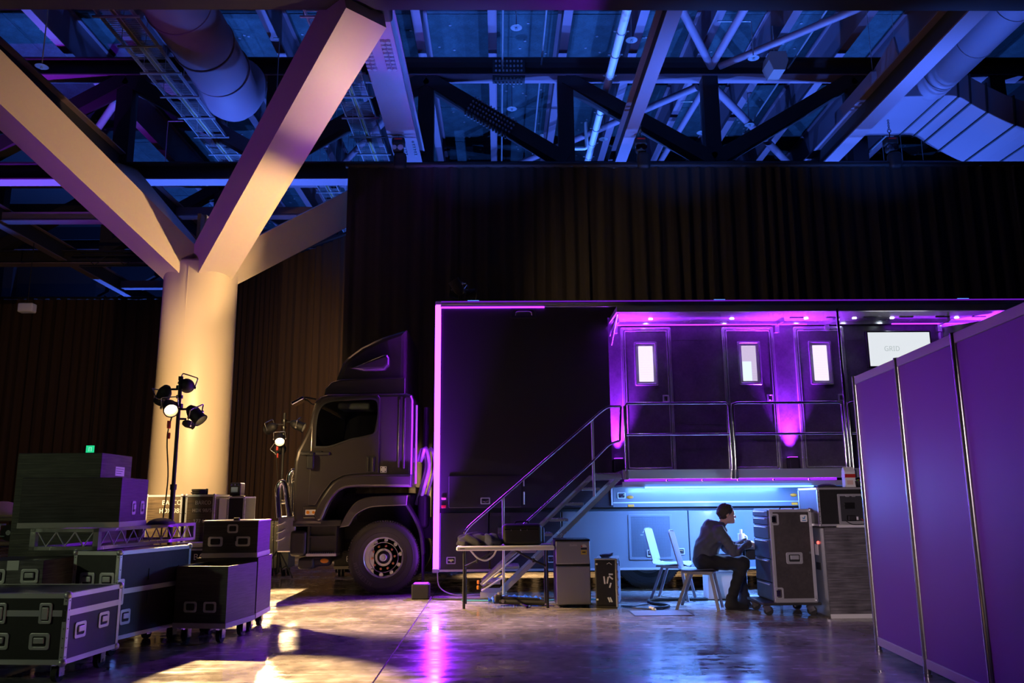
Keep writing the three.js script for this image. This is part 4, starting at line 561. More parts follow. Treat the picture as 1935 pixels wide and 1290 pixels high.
{ const pt = mat([0.75, 0.7, 0.6], 0.7);
  let t = roadCase({ label: 'brown projector case lettered BARCO HDX behind the lamp stand pole', corner: [-4.295, -11.4], w: 0.49, d: 0.7, h: 1.27, m: M.caseBrown, edge: 0.028, casters: true }); frontText(t, 'BARCO', 0.06, -0.03, 1.28, 0.351, pt); frontText(t, 'HDX 98', 0.06, -0.06, 1.17, 0.351, pt); frontText(t, '177 61', 0.05, -0.05, 1.03, 0.351, pt);
  t = roadCase({ label: 'brown projector case with worn lettering and a cable coil on top', corner: [-3.86, -11.4], w: 0.39, d: 0.7, h: 1.27, m: M.caseBrown, edge: 0.028, casters: true }); frontText(t, 'BARCO', 0.05, -0.07, 1.28, 0.351, M.rail); frontText(t, 'HDX 98/5', 0.045, -0.1, 1.18, 0.351, M.rail); frontText(t, '177 61', 0.045, -0.08, 1.04, 0.351, M.rail);
  t = roadCase({ label: 'low black case with white BARCO lettering in front of the projector cases', corner: [-3.66, -10.98], w: 0.62, d: 0.36, h: 0.58, m: M.caseBlack, edge: 0.026, casters: true, fh: [[0.12, 0.34]], hs: [0.16, 0.1] }); frontText(t, 'BARCO', 0.075, 0.02, 0.58, 0.181, pt);
  solo('lid_tray', 'flat white tray resting on the low BARCO case', 'tray', [rb(-3.95, 0.765, -11.15, 0.5, 0.06, 0.3, 0.01)], M.white);
  roadCase({ name: 'plain_box', label: 'narrow white box beside the projector cases', corner: [-3.74, -11.55], w: 0.11, d: 0.4, h: 1.36, m: M.white });
  roadCase({ label: 'black upright case under the small instrument box', corner: [-3.5, -11.55], w: 0.23, d: 0.5, h: 1.24, m: M.caseBlack, edge: 0.022, casters: true });
  const b = thing('instrument_box', 'small instrument box standing on the black upright case', 'device', [-3.67, 1.392, -11.75]); part(b, 'shell', [rb(0, 0.09, 0, 0.15, 0.18, 0.2, 0.012)], M.caseBrown); part(b, 'panel', [bx(-0.055, 0.05, 0.1, 0.035, 0.12, 0.104)], M.alu); for (const x of [-0.05, 0, 0.045]) part(b, 'knob', [disc([x, 0.15, 0.105], 0.012, 0.012, 12)], M.chrome);
  const cg = []; for (let i = 0; i < 5; i++) cg.push(ring([rr(-0.01, 0.01), 0.012 + i * 0.013, rr(-0.01, 0.01)], 0.1 + rr(-0.012, 0.012), 0.009, 'y', 28)); const cc = thing('cable_coil', 'coiled black cable lying on a projector case', 'cable', [-4.16, 1.415, -11.65]); part(cc, 'coil', cg, M.black); part(cc, 'tie', [rb(0.1, 0.04, 0, 0.03, 0.08, 0.02, 0.008)], M.blackGloss);
  t = roadCase({ name: 'storage_cabinet', label: 'grey cabinet with stencilled numbers behind the bull bar', corner: [-3.8, -15.3], w: 0.4, d: 0.5, h: 0.82, m: mat([0.25, 0.25, 0.2], 0.6), casters: true }); for (const [s, y] of [['7.', 0.86], ['7.2', 0.62], ['7.21', 0.34]]) frontText(t, s, 0.07, -0.12, y, 0.251, pt);
  roadCase({ label: 'low black case on casters under the truck cab', corner: [-2.42, -15.0], w: 0.5, d: 0.5, h: 0.28, m: M.caseBlack, casters: true, rail: true, fh: [[0.05, 0.17]], hs: [0.17, 0.1] });
}
{ // lattice frame
  const w = 0.64, d = 1.95, h = 0.19, ry = -0.085, c = Math.cos(ry), s = Math.sin(ry), cx = -3.59 + (-w / 2 * c - d / 2 * s), cz = -7.6 + (w / 2 * s - d / 2 * c);
  const t = thing('lattice_frame', 'aluminium box frame with zigzag lattice sides lying on a black case', 'frame', [cx, 0.895, cz], ry), L = [], e = 0.032;
  for (const y of [0, h - e]) { for (const sz of [-1, 1]) L.push(bx(-w / 2, y, sz * d / 2 - sz * e, w / 2, y + e, sz * d / 2)); for (const sx of [-1, 1]) L.push(bx(sx * w / 2 - sx * e, y, -d / 2, sx * w / 2, y + e, d / 2)); }
  for (const sx of [-1, 1]) for (const sz of [-1, 1]) L.push(bx(sx * w / 2, 0, sz * d / 2, sx * (w / 2 - 0.05), h, sz * (d / 2 - 0.05)));
  part(t, 'frame_bars', L, M.aluFrame); part(t, 'bottom_sheet', [bx(-w / 2 + e, 0.0, -d / 2 + e, w / 2 - e, 0.006, d / 2 - e)], M.black);
  for (let k = 0; k < 6; k++) for (const sz of [1]) { const x = -w / 2 + 0.06 + k * 0.087; part(t, 'lacing', [bar([x, k % 2 ? e : h - e, sz * (d / 2 - 0.02)], [x + 0.087, k % 2 ? h - e : e, sz * (d / 2 - 0.02)], 0.006, 6)], M.alu); }
  for (let k = 0; k < 16; k++) { const z = d / 2 - 0.07 - k * 0.113; part(t, 'lacing', [bar([w / 2 - 0.02, k % 2 ? h - e : e, z], [w / 2 - 0.02, k % 2 ? e : h - e, z - 0.113], 0.006, 6)], M.alu); }
  solo('black_hood', 'small black padded hood resting on the end of the lattice frame', 'bag', [mv(new THREE.SphereGeometry(0.16, 20, 12, 0, 2 * Math.PI, 0, Math.PI / 2).scale(0.8, 0.4, 1.2), -3.5, 1.087, -8.75)], M.black);
}
{ // timber cart at the frame edge
  const t = thing('timber_cart', 'warm lit timber shelf cart behind the tall plywood case', 'cart', [-6.4, 0, -10.3]);
  part(t, 'shelf', [rb(0, 1.13, 0, 1.5, 0.05, 0.6, 0.01)], M.wood); part(t, 'shelf', [rb(0, 0.85, 0, 1.5, 0.05, 0.6, 0.01)], M.wood); part(t, 'shelf', [rb(0, 0.3, 0, 1.5, 0.05, 0.6, 0.01)], M.wood); for (const sx of [-1, 1]) for (const sz of [-1, 1]) part(t, 'upright', [bx(sx * 0.75, 0.1, sz * 0.3, sx * 0.69, 1.13, sz * 0.25)], M.wood); for (const sx of [-1, 1]) for (const sz of [-1, 1]) caster(t, sx * 0.65, sz * 0.22, 0.05, 0.1);
  const n = 26, pos = [], idx = []; for (let i = 0; i <= n; i++) for (let k = 0; k <= 10; k++) { const u = i / n, v = k / 10; pos.push(-0.7 + 1.4 * u, 0.07 + 0.14 * Math.sin(Math.PI * v) ** 0.5 * (1 + 0.3 * Math.sin(u * 17 + v * 3)) * Math.min(1, 6 * u, 6 * (1 - u)), -0.26 + 0.52 * v); } for (let i = 0; i < n; i++) for (let k = 0; k < 10; k++) { const q = i * 11 + k; idx.push(q, q + 1, q + 11, q + 1, q + 12, q + 11); }
  const g = new THREE.BufferGeometry(); g.setAttribute('position', new THREE.Float32BufferAttribute(pos, 3)); g.setIndex(idx); g.computeVertexNormals();
  const bl = thing('moving_blanket', 'crumpled pale blanket on top of the timber cart', 'blanket', [-6.4, 1.09, -10.3]); part(bl, 'cloth', [g, bx(-0.68, 0.066, -0.25, 0.68, 0.09, 0.25)], mat([0.5, 0.36, 0.22], 0.9));
  const dl = thing('caster_unit', 'loose wheel caster sitting on the timber shelf', 'caster', [-5.95, 0.876, -10.15]); part(dl, 'fork', [bx(-0.06, 0.05, -0.05, 0.06, 0.06, 0.05), bx(-0.05, 0.02, -0.04, -0.04, 0.2, 0.04), bx(-0.08, 0.18, -0.05, 0.02, 0.2, 0.05)], mat([0.35, 0.5, 0.38], 0.5)); part(dl, 'wheel', [disc([0.1, 0.095, 0], 0.095, 0.05, 24)], M.rubber); part(dl, 'hub', [disc([0.1, 0.095, 0.0], 0.03, 0.07, 14)], M.steel);
  const ex = thing('exit_sign', 'small glowing green exit sign before the far dark curtain', 'sign', [-12.9, 3.0, -26.3]); part(ex, 'sign_box', [rb(0, 0, 0, 0.28, 0.24, 0.06, 0.01)], M.black); part(ex, 'sign_face', [bx(-0.13, -0.11, 0.031, 0.13, 0.11, 0.033)], glow(new THREE.Color().setRGB(0.02, 0.75, 0.3), 0.9)); part(ex, 'running_figure', [bx(-0.05, -0.07, 0.0335, -0.02, 0.06, 0.0345), bx(0.02, -0.07, 0.0335, 0.05, 0.06, 0.0345), bx(-0.05, 0.04, 0.0335, 0.05, 0.06, 0.0345)], glow(new THREE.Color().setRGB(0.25, 0.9, 0.6), 0.9)); part(ex, 'bracket', [bx(-0.01, 0.1, -0.02, 0.01, 5.0, 0.0), bx(-0.01, 4.96, -0.42, 0.01, 5.0, 0.0)], M.black);
}
// ================= lamp stands =================
function parCan(t, pos, dir, power, angle, k = 1, color = WARM, len = 0.24, rad = 0.085) {
  const q = new THREE.Quaternion().setFromUnitVectors(V(0, 0, 1), V(...dir).normalize()), sc = rad / 0.085, put = (g) => { g.scale(sc, sc, sc); g.applyQuaternion(q); g.translate(...pos); return g; };
  rad = 0.085;
  const can = part(t, 'lamp_can', [put(lathe([[0.0, -0.12], [0.045, -0.115], [0.07, -0.07], [rad, -0.03], [rad, len - 0.12], [rad + 0.008, len - 0.12], [rad + 0.008, len - 0.105], [rad - 0.006, len - 0.105], [rad - 0.006, 0.03]].map(([a, b]) => [a, b]), 24).rotateX(Math.PI / 2))], M.black);
  part(can, 'lens', [put(disc([0, 0, 0.045], rad - 0.007, 0.012, 24))], glow(color, 30 * k)); part(can, 'yoke', [put(bent([[rad + 0.014, 0, 0.02], [rad + 0.014, 0.13, 0.0], [-rad - 0.014, 0.13, 0.0], [-rad - 0.014, 0, 0.02]], 0.008, 6, 0.02)), put(disc([rad + 0.02, 0, 0.02], 0.018, 0.02, 10, 'x')), put(disc([-rad - 0.02, 0, 0.02], 0.018, 0.02, 10, 'x'))], M.steel);
  if (power) { const D = V(...dir).normalize(), s = new THREE.SpotLight(color, power, 0, angle, 0.5, 2); s.position.set(pos[0] + D.x * 0.14, pos[1] + D.y * 0.14, pos[2] + D.z * 0.14); s.target.position.set(pos[0] + D.x * 3, pos[1] + D.y * 3, pos[2] + D.z * 3); s.castShadow = true; s.shadow.radius = 2; t.add(s, s.target); }
}
function lampStand(pos, label, top, cans, tilt = 0) {
  const t = thing('lamp_stand', label, 'lamp', pos);
  part(t, 'pole', [bar([0, 0.1, 0], [0.0, 1.5, 0], 0.03, 14), bar([0, 1.5, 0], [0, top, 0], 0.024, 14), disc([0, 1.5, 0], 0.04, 0.07, 14, 'y'), disc([0, top + 0.02, 0], 0.03, 0.05, 12, 'y')], M.black);
  for (let i = 0; i < 3; i++) { const a = i * 2.094 + 0.5; part(t, 'leg', [bar([0, 0.5, 0], [0.34 * Math.cos(a), 0.02, 0.34 * Math.sin(a)], 0.014, 8), bar([0, 0.12, 0], [0.2 * Math.cos(a), 0.22, 0.2 * Math.sin(a)], 0.01, 6)], M.black); }
  part(t, 'collar', [disc([0, top - 0.1, 0], 0.05, 0.05, 14, 'y'), disc([0, top - 0.34, 0], 0.05, 0.06, 14, 'y'), disc([0, top - 0.22, 0], 0.042, 0.04, 14, 'y')], M.blackGloss);
  for (const c of cans) { part(t, 'clamp_arm', [bar([0, c[0][1] + 0.06, 0], [c[0][0] * 0.8, c[0][1] + 0.06, c[0][2] * 0.8], 0.014, 8)], M.black); parCan(t, ...c); }
  part(t, 'power_cable', [tube([[-0.05, top - 0.4, 0.03], [-0.1, top - 0.7, 0.05], [-0.06, 1.6, 0.04], [-0.09, 0.9, 0.05], [-0.05, 0.1, 0.1]], 0.008, 40, 6)], M.rubber); part(t, 'connector', [rb(-0.09, top - 0.58, 0.05, 0.04, 0.1, 0.04, 0.01)], M.red); part(t, 'connector', [rb(-0.08, top - 0.72, 0.05, 0.03, 0.08, 0.03, 0.01)], M.red);
  return t;
}
lampStand([-4.1, 0, -10.55], 'black lamp stand with several lit spotlights before the cream column', 2.86, [
  [[-0.07, 2.5, 0.12], [0.47, -0.457, 0.755], POWER.parFloor, 0.2], [[-0.2, 2.68, 0.0], [-0.5, -0.75, -0.5], POWER.par * 1.4, 0.7, 0.25], [[0.22, 2.42, 0.04], [2.35, -2.3, 0.35], POWER.par * 3.6, 0.5, 0.25],
  [[0.06, 2.8, -0.06], [-0.34, 0.05, -1], POWER.par * 1.15, 0.66, 0.5], [[0.1, 2.3, -0.08], [1.55, -0.42, -1.7], POWER.par * 0.12, 0.5, 0.2, WARM, 0.24, 0.05]]);  // last small can is added to warm the cab side
lampStand([-3.87, 0, -14.88], 'lamp stand with a glaring spotlight beside the brown curtain', 2.84, [
  [[-0.04, 2.42, 0.12], [0.3, -0.68, 1], POWER.parFloor * 0.42, 0.42, 1.6], [[0.24, 2.66, 0.05], [1, -0.4, -0.02], POWER.par * 9, 0.4, 0.8], [[-0.22, 2.62, 0.0], [-0.7, -0.2, -0.6], POWER.par * 0.5, 0.7, 0.1], [[-0.1, 2.24, -0.08], [0.1, 0.05, -1], POWER.par * 1.2, 0.8, 0.1]]);
{ // two spotlights clamped to a bar on the trailer roof, lighting the column arms
  const t = thing('roof_lamp_bar', 'bar of warm spotlights on the trailer roof corner', 'lamp', [-0.6, 4.272, -12.45]);
  part(t, 'base_plate', [rb(0, 0.015, 0, 0.3, 0.03, 0.3, 0.006)], M.black); part(t, 'post', [bar([0, 0.03, 0], [0, 0.2, 0], 0.02), bar([0, 0.2, -0.16], [0, 0.2, 0.16], 0.018)], M.black);
  parCan(t, [-0.02, 0.24, -0.14], [-5.6, 1.85, -0.75], POWER.par * 1.75, 0.43, 0.5); parCan(t, [-0.02, 0.26, 0.14], [-2.05, 3.4, 0.65], POWER.par * 0.42, 0.36, 0.5);
  parCan(t, [0.1, 0.24, -0.2], [6.6, 0.9, -2.6], POWER.par * 0.22, 1.0, 0.3);  // added can, out of view, grazing the curtain to raise its folds
}
{ // fill lamp added out of view to lift the stacked case fronts
  const t = thing('fill_lamp', 'greenish fill lamp added unseen behind the viewpoint', 'lamp', [-9.5, 0, -1.5]); const c = new THREE.Color().setRGB(0.85, 1.0, 0.6);
  part(t, 'pole', [bar([0, 0, 0], [0, 3.2, 0], 0.03), disc([0, 0.02, 0], 0.25, 0.04, 24, 'y')], M.black); part(t, 'housing', [rb(0, 3.3, 0, 0.4, 0.3, 0.14, 0.02)], M.black); part(t, 'lens', [bx(-0.17, 3.18, -0.076, 0.17, 3.42, -0.072)], glow(c, 3));
  const s = new THREE.SpotLight(c, 22, 0, 0.42, 0.9, 2); s.position.set(0, 3.3, -0.15); s.target.position.set(5.2, 0.9, -6.2); s.castShadow = true; s.shadow.radius = 6; t.add(s, s.target);
  const u = thing('fill_lamp', 'pinkish fill lamp added unseen on a pole behind the viewpoint', 'lamp', [-2.1, 0, 3.4]); const c2 = new THREE.Color().setRGB(1.0, 0.76, 0.84);  // added fill with no known source, aimed at the tool corner
  part(u, 'pole', [bar([0, 0, 0], [0, 2.5, 0], 0.03), disc([0, 0.02, 0], 0.25, 0.04, 24, 'y')], M.black); part(u, 'housing', [rb(0, 2.6, 0, 0.4, 0.3, 0.14, 0.02)], M.black); part(u, 'lens', [bx(-0.17, 2.48, -0.076, 0.17, 2.72, -0.072)], glow(c2, 3));
  const f = new THREE.SpotLight(c2, 180, 0, 0.15, 1, 2); f.position.set(0, 2.6, -0.15); f.target.position.set(5.75, 0.75, -12.8); f.castShadow = true; f.shadow.radius = 6; u.add(f, f.target);
}

// ================= table, fridge and what stands there =================
{
  const t = thing('folding_table', 'white plastic folding table with dark bags on it', 'table', [0.07, 0, -10.75]); const z0 = -10.47, z1 = -11.03;
  partW(t, 'tabletop', [rb(0.075, 0.717, -10.75, 1.22, 0.055, 0.58, 0.02, 3)], M.white); partW(t, 'edge_mark', [bx(-0.49, 0.712, z0 + 0.009, -0.43, 0.72, z0 + 0.012)], M.print);
  for (const [x, s] of [[-0.44, 1], [0.59, -1]]) { for (const z of [z0 - 0.03, z1 + 0.03]) partW(t, 'leg', [bar([x, 0, z], [x, 0.7, z], 0.014, 10), bar([x, 0, z], [x, 0.33, z], 0.018, 10)], M.blackSteel); partW(t, 'leg_stay', [bar([x, 0.45, z0 - 0.03], [x, 0.45, z1 + 0.03], 0.011, 8)], M.blackSteel); partW(t, 'folding_brace', [bar([x, 0.48, -10.75], [x + s * 0.18, 0.56, -10.75], 0.014, 8), bar([x + s * 0.18, 0.56, -10.75], [x + s * 0.42, 0.695, -10.75], 0.014, 8), rb(x + s * 0.16, 0.55, -10.745, 0.03, 0.05, 0.04, 0.008)], M.blackSteel); }
  partW(t, 'hanging_lead', [tube([[-0.36, 0.69, -10.55], [-0.27, 0.6, -10.53], [-0.17, 0.57, -10.53], [-0.08, 0.62, -10.55], [-0.04, 0.69, -10.57]], 0.012, 30, 6)], M.white);
}
{
  const b = thing('travel_bag', 'black boxy travel bag on the folding table', 'bag', [0.29, 0.745, -10.75]); part(b, 'bag_body', [rb(0, 0.13, 0, 0.5, 0.26, 0.36, 0.05, 4)], M.black); part(b, 'zip_line', [bx(-0.22, 0.19, 0.178, 0.2, 0.2, 0.184)], M.blackGloss); part(b, 'carry_handle', [bent([[-0.09, 0.26, 0], [-0.08, 0.29, 0], [0.08, 0.29, 0], [0.09, 0.26, 0]], 0.012)], M.black); part(b, 'end_pocket', [rb(0.255, 0.12, 0, 0.05, 0.2, 0.28, 0.02)], mat([0.05, 0.07, 0.12], 0.6)); for (const x of [-0.14, -0.02, 0.06]) part(b, 'zip_pull', [rb(x, 0.19, 0.187, 0.012, 0.02, 0.008, 0.003)], M.steel);
}
// soft lumps: distance fields meshed with surface nets
function surfaceNet(sdf, lo, hi, cell) {
  const N = [0, 1, 2].map((i) => Math.ceil((hi[i] - lo[i]) / cell) + 1), [nx, ny, nz] = N, F = new Float32Array(nx * ny * nz), id = (x, y, z) => (z * ny + y) * nx + x;
  for (let z = 0; z < nz; z++) for (let y = 0; y < ny; y++) for (let x = 0; x < nx; x++) F[id(x, y, z)] = sdf(lo[0] + x * cell, lo[1] + y * cell, lo[2] + z * cell);
  const vid = new Int32Array(nx * ny * nz).fill(-1), pos = [], idx = [];
  for (let z = 0; z < nz - 1; z++) for (let y = 0; y < ny - 1; y++) for (let x = 0; x < nx - 1; x++) {
    let n = 0, c = [0, 0, 0], v = []; for (let k = 0; k < 8; k++) v.push(F[id(x + (k & 1), y + (k >> 1 & 1), z + (k >> 2))]);
    for (let a = 0; a < 8; a++) for (const b of [1, 2, 4]) { if (a & b) continue; const p = v[a], q = v[a | b]; if (p < 0 === q < 0) continue; const t = p / (p - q); n++; for (let i = 0; i < 3; i++) c[i] += (a >> i & 1) + (b === 1 << i ? t : 0); }
    if (n) { vid[id(x, y, z)] = pos.length / 3; pos.push(lo[0] + (x + c[0] / n) * cell, lo[1] + (y + c[1] / n) * cell, lo[2] + (z + c[2] / n) * cell); }
  }
  for (let z = 1; z < nz - 1; z++) for (let y = 1; y < ny - 1; y++) for (let x = 1; x < nx - 1; x++) {
    const s = F[id(x, y, z)] < 0;
    for (let a = 0; a < 3; a++) { const d = [0, 0, 0]; d[a] = 1; const e = F[id(x + d[0], y + d[1], z + d[2])] < 0; if (s === e) continue; const u = [0, 0, 0], w = [0, 0, 0]; u[(a + 1) % 3] = 1; w[(a + 2) % 3] = 1;
      const q = [vid[id(x, y, z)], vid[id(x - u[0], y - u[1], z - u[2])], vid[id(x - u[0] - w[0], y - u[1] - w[1], z - u[2] - w[2])], vid[id(x - w[0], y - w[1], z - w[2])]]; if (q.some((k) => k < 0)) continue; if (s) idx.push(q[0], q[1], q[2], q[0], q[2], q[3]); else idx.push(q[0], q[2], q[1], q[0], q[3], q[2]); }
  }
  const g = new THREE.BufferGeometry(); g.setAttribute('position', new THREE.Float32BufferAttribute(pos, 3)); g.setIndex(idx); g.computeVertexNormals(); return g;
}
const smin = (a, b, k) => { const h = Math.max(k - Math.abs(a - b), 0) / k; return Math.min(a, b) - h * h * k * 0.25; };
function cap(A, B, ra, rb_, sq = [1, 1, 1]) {   // tapered capsule
  const d = [B[0] - A[0], B[1] - A[1], B[2] - A[2]], L2 = d[0] ** 2 + d[1] ** 2 + d[2] ** 2 || 1e-9;
  return (x, y, z) => { const p = [x - A[0], y - A[1], z - A[2]]; let t = (p[0] * d[0] + p[1] * d[1] + p[2] * d[2]) / L2; t = Math.max(0, Math.min(1, t)); return Math.hypot((p[0] - d[0] * t) / sq[0], (p[1] - d[1] * t) / sq[1], (p[2] - d[2] * t) / sq[2]) - (ra + (rb_ - ra) * t); };
}
const ell = (c, r) => (x, y, z) => { const k = Math.hypot((x - c[0]) / r[0], (y - c[1]) / r[1], (z - c[2]) / r[2]); return (k - 1) * Math.min(...r); };
const join = (list, k) => (x, y, z) => list.reduce((m, f) => smin(m, f(x, y, z), k), 1e3);
{
  const fold = (x, y, z) => 0.012 * Math.sin(x * 38 + 3 * Math.sin(z * 21)) + 0.01 * Math.sin(y * 60 + x * 22 + z * 30);
  const f = join([ell([-0.15, 0.05, 0], [0.13, 0.1, 0.16]), ell([-0.31, 0.04, 0.02], [0.1, 0.09, 0.13]), ell([-0.02, 0.04, 0.02], [0.1, 0.08, 0.14]), cap([0.02, 0.02, 0.1], [-0.3, 0.03, 0.15], 0.035, 0.03)], 0.06);
  const t = thing('jacket_pile', 'heap of dark crumpled jackets on the folding table end', 'jacket', [-0.12, 0.745, -10.75]); part(t, 'cloth', [surfaceNet((x, y, z) => Math.max(f(x, y, z) + fold(x, y, z), -y), [-0.48, -0.02, -0.22], [0.16, 0.2, 0.24], 0.012)], mat([0.022, 0.022, 0.032], 0.9));
  part(t, 'check_shirt', [surfaceNet((x, y, z) => Math.max(ell([0.03, 0.03, 0.12], [0.13, 0.12, 0.08])(x, y, z) + 0.7 * fold(x * 1.3, y, z), -y), [-0.14, -0.02, 0.0], [0.2, 0.2, 0.24], 0.012)], mat([0.04, 0.045, 0.1], 0.9));
}
{
  const t = thing('fridge', 'small silver two-door fridge beside the folding table', 'fridge', [0.915, 0, -10.75]);
  part(t, 'cabinet', [rb(0, 0.41, -0.03, 0.43, 0.78, 0.44, 0.012)], M.black); part(t, 'top_cover', [rb(0, 0.805, -0.01, 0.435, 0.02, 0.48, 0.006)], M.blackGloss);
  const sil = mat([0.45, 0.45, 0.46], 0.36, 0.45); const d1 = part(t, 'freezer_door', [rb(0, 0.653, 0.215, 0.425, 0.275, 0.05, 0.014, 3)], sil); const d2 = part(t, 'fridge_door', [rb(0, 0.262, 0.215, 0.425, 0.46, 0.05, 0.014, 3)], sil);
  part(d1, 'brand_lettering', [mv(text('Esatto', 0.022, 0.002), -0.04, 0.735, 0.2402)], M.white); const st = part(d1, 'energy_sticker', [bx(0.1, 0.63, 0.2402, 0.175, 0.685, 0.2412)], M.yellow); part(st, 'sticker_band', [bx(0.1, 0.69, 0.2402, 0.175, 0.715, 0.2412)], M.print); part(st, 'sticker_dial', [plate(Array.from({ length: 17 }, (_, i) => [0.1375 + 0.036 * Math.cos(i / 16 * Math.PI), 0.718 + 0.036 * Math.sin(i / 16 * Math.PI)]), 0.2402, 0.2412)], M.paper); part(st, 'sticker_arrow', [bx(0.103, 0.722, 0.2412, 0.118, 0.738, 0.2418)], M.red); part(st, 'sticker_print', [bx(0.115, 0.652, 0.2412, 0.158, 0.666, 0.2416)], M.print);
  part(t, 'door_gap_grip', [bx(-0.2, 0.493, 0.16, 0.2, 0.514, 0.225)], M.black); for (const sx of [-1, 1]) part(t, 'foot', [disc([sx * 0.17, 0.014, 0.16], 0.018, 0.028, 10, 'y')], M.black); for (const sx of [-1, 1]) part(t, 'foot', [disc([sx * 0.17, 0.014, -0.2], 0.018, 0.028, 10, 'y')], M.black);
}
{
  const t = thing('flight_case', 'black equipment case with peeling stickers and ribbed side by the fridge', 'case', [1.36, 0, -10.68], -0.2);
  part(t, 'body', [rb(0, 0.3, 0, 0.27, 0.55, 0.55, 0.02)], M.caseBlack); part(t, 'top_plate', [rb(0, 0.578, 0, 0.28, 0.02, 0.56, 0.008)], M.aluFrame);
  for (let i = 0; i < 9; i++) part(t, 'side_rib', [rb(0.138, 0.29, -0.23 + i * 0.058, 0.016, 0.48, 0.026, 0.006)], mat([0.2, 0.22, 0.27], 0.4)); part(t, 'corner_guard', [rb(0.13, 0.3, 0.27, 0.03, 0.57, 0.03, 0.008)], M.aluFrame); for (let i = 0; i < 6; i++) part(t, 'corner_guard_clip', [rb(0.14, 0.07 + i * 0.09, 0.28, 0.02, 0.03, 0.02, 0.005)], M.steel);
  for (const [x, y, a, l] of [[-0.02, 0.33, 0.1, 0.09], [0.02, 0.33, -0.2, 0.08], [0.06, 0.36, 0.9, 0.06], [0.05, 0.27, -0.3, 0.06], [0.03, 0.1, 0.4, 0.06], [0.055, 0.1, 0.4, 0.06], [0.06, 0.4, 1.55, 0.05]]) part(t, 'tape_scrap', [rot(bx(-0.009, -l / 2, 0, 0.009, l / 2, 0.002), 0, 0, a).translate(x, y, 0.2755)], M.paper); for (const [x, y] of [[-0.11, 0.52], [-0.11, 0.1]]) part(t, 'corner_bolt', [rb(x, y, 0.276, 0.025, 0.02, 0.008, 0.003)], M.paper); part(t, 'arrow_mark', [rot(bx(-0.02, -0.003, 0, 0.02, 0.003, 0.002), 0, 0, 0.5).translate(0.03, 0.53, 0.2755), rot(bx(-0.02, -0.003, 0, 0.02, 0.003, 0.002), 0, 0, -0.6).translate(0.06, 0.525, 0.2755)], M.paper);
  part(t, 'base', [rb(0, 0.014, 0, 0.26, 0.028, 0.54, 0.006)], M.rubber); part(t, 'vent_port', [disc([0.148, 0.51, -0.02], 0.035, 0.01, 18, 'x')], M.black);
  const g = thing('glove_bundle', 'small bundle of work gloves on the stickered case', 'gloves', [1.33, 0.589, -10.6]); part(g, 'glove', [surfaceNet(join([ell([0, 0.02, 0], [0.06, 0.025, 0.04]), cap([0.03, 0.02, 0], [0.09, 0.05, 0.02], 0.016, 0.01), cap([0.02, 0.02, 0.02], [0.08, 0.03, 0.05], 0.014, 0.01), cap([-0.04, 0.02, 0], [-0.07, 0.03, 0.03], 0.015, 0.01)], 0.02), [-0.1, -0.012, -0.07], [0.12, 0.08, 0.09], 0.006)], mat([0.08, 0.08, 0.11], 0.8));
}
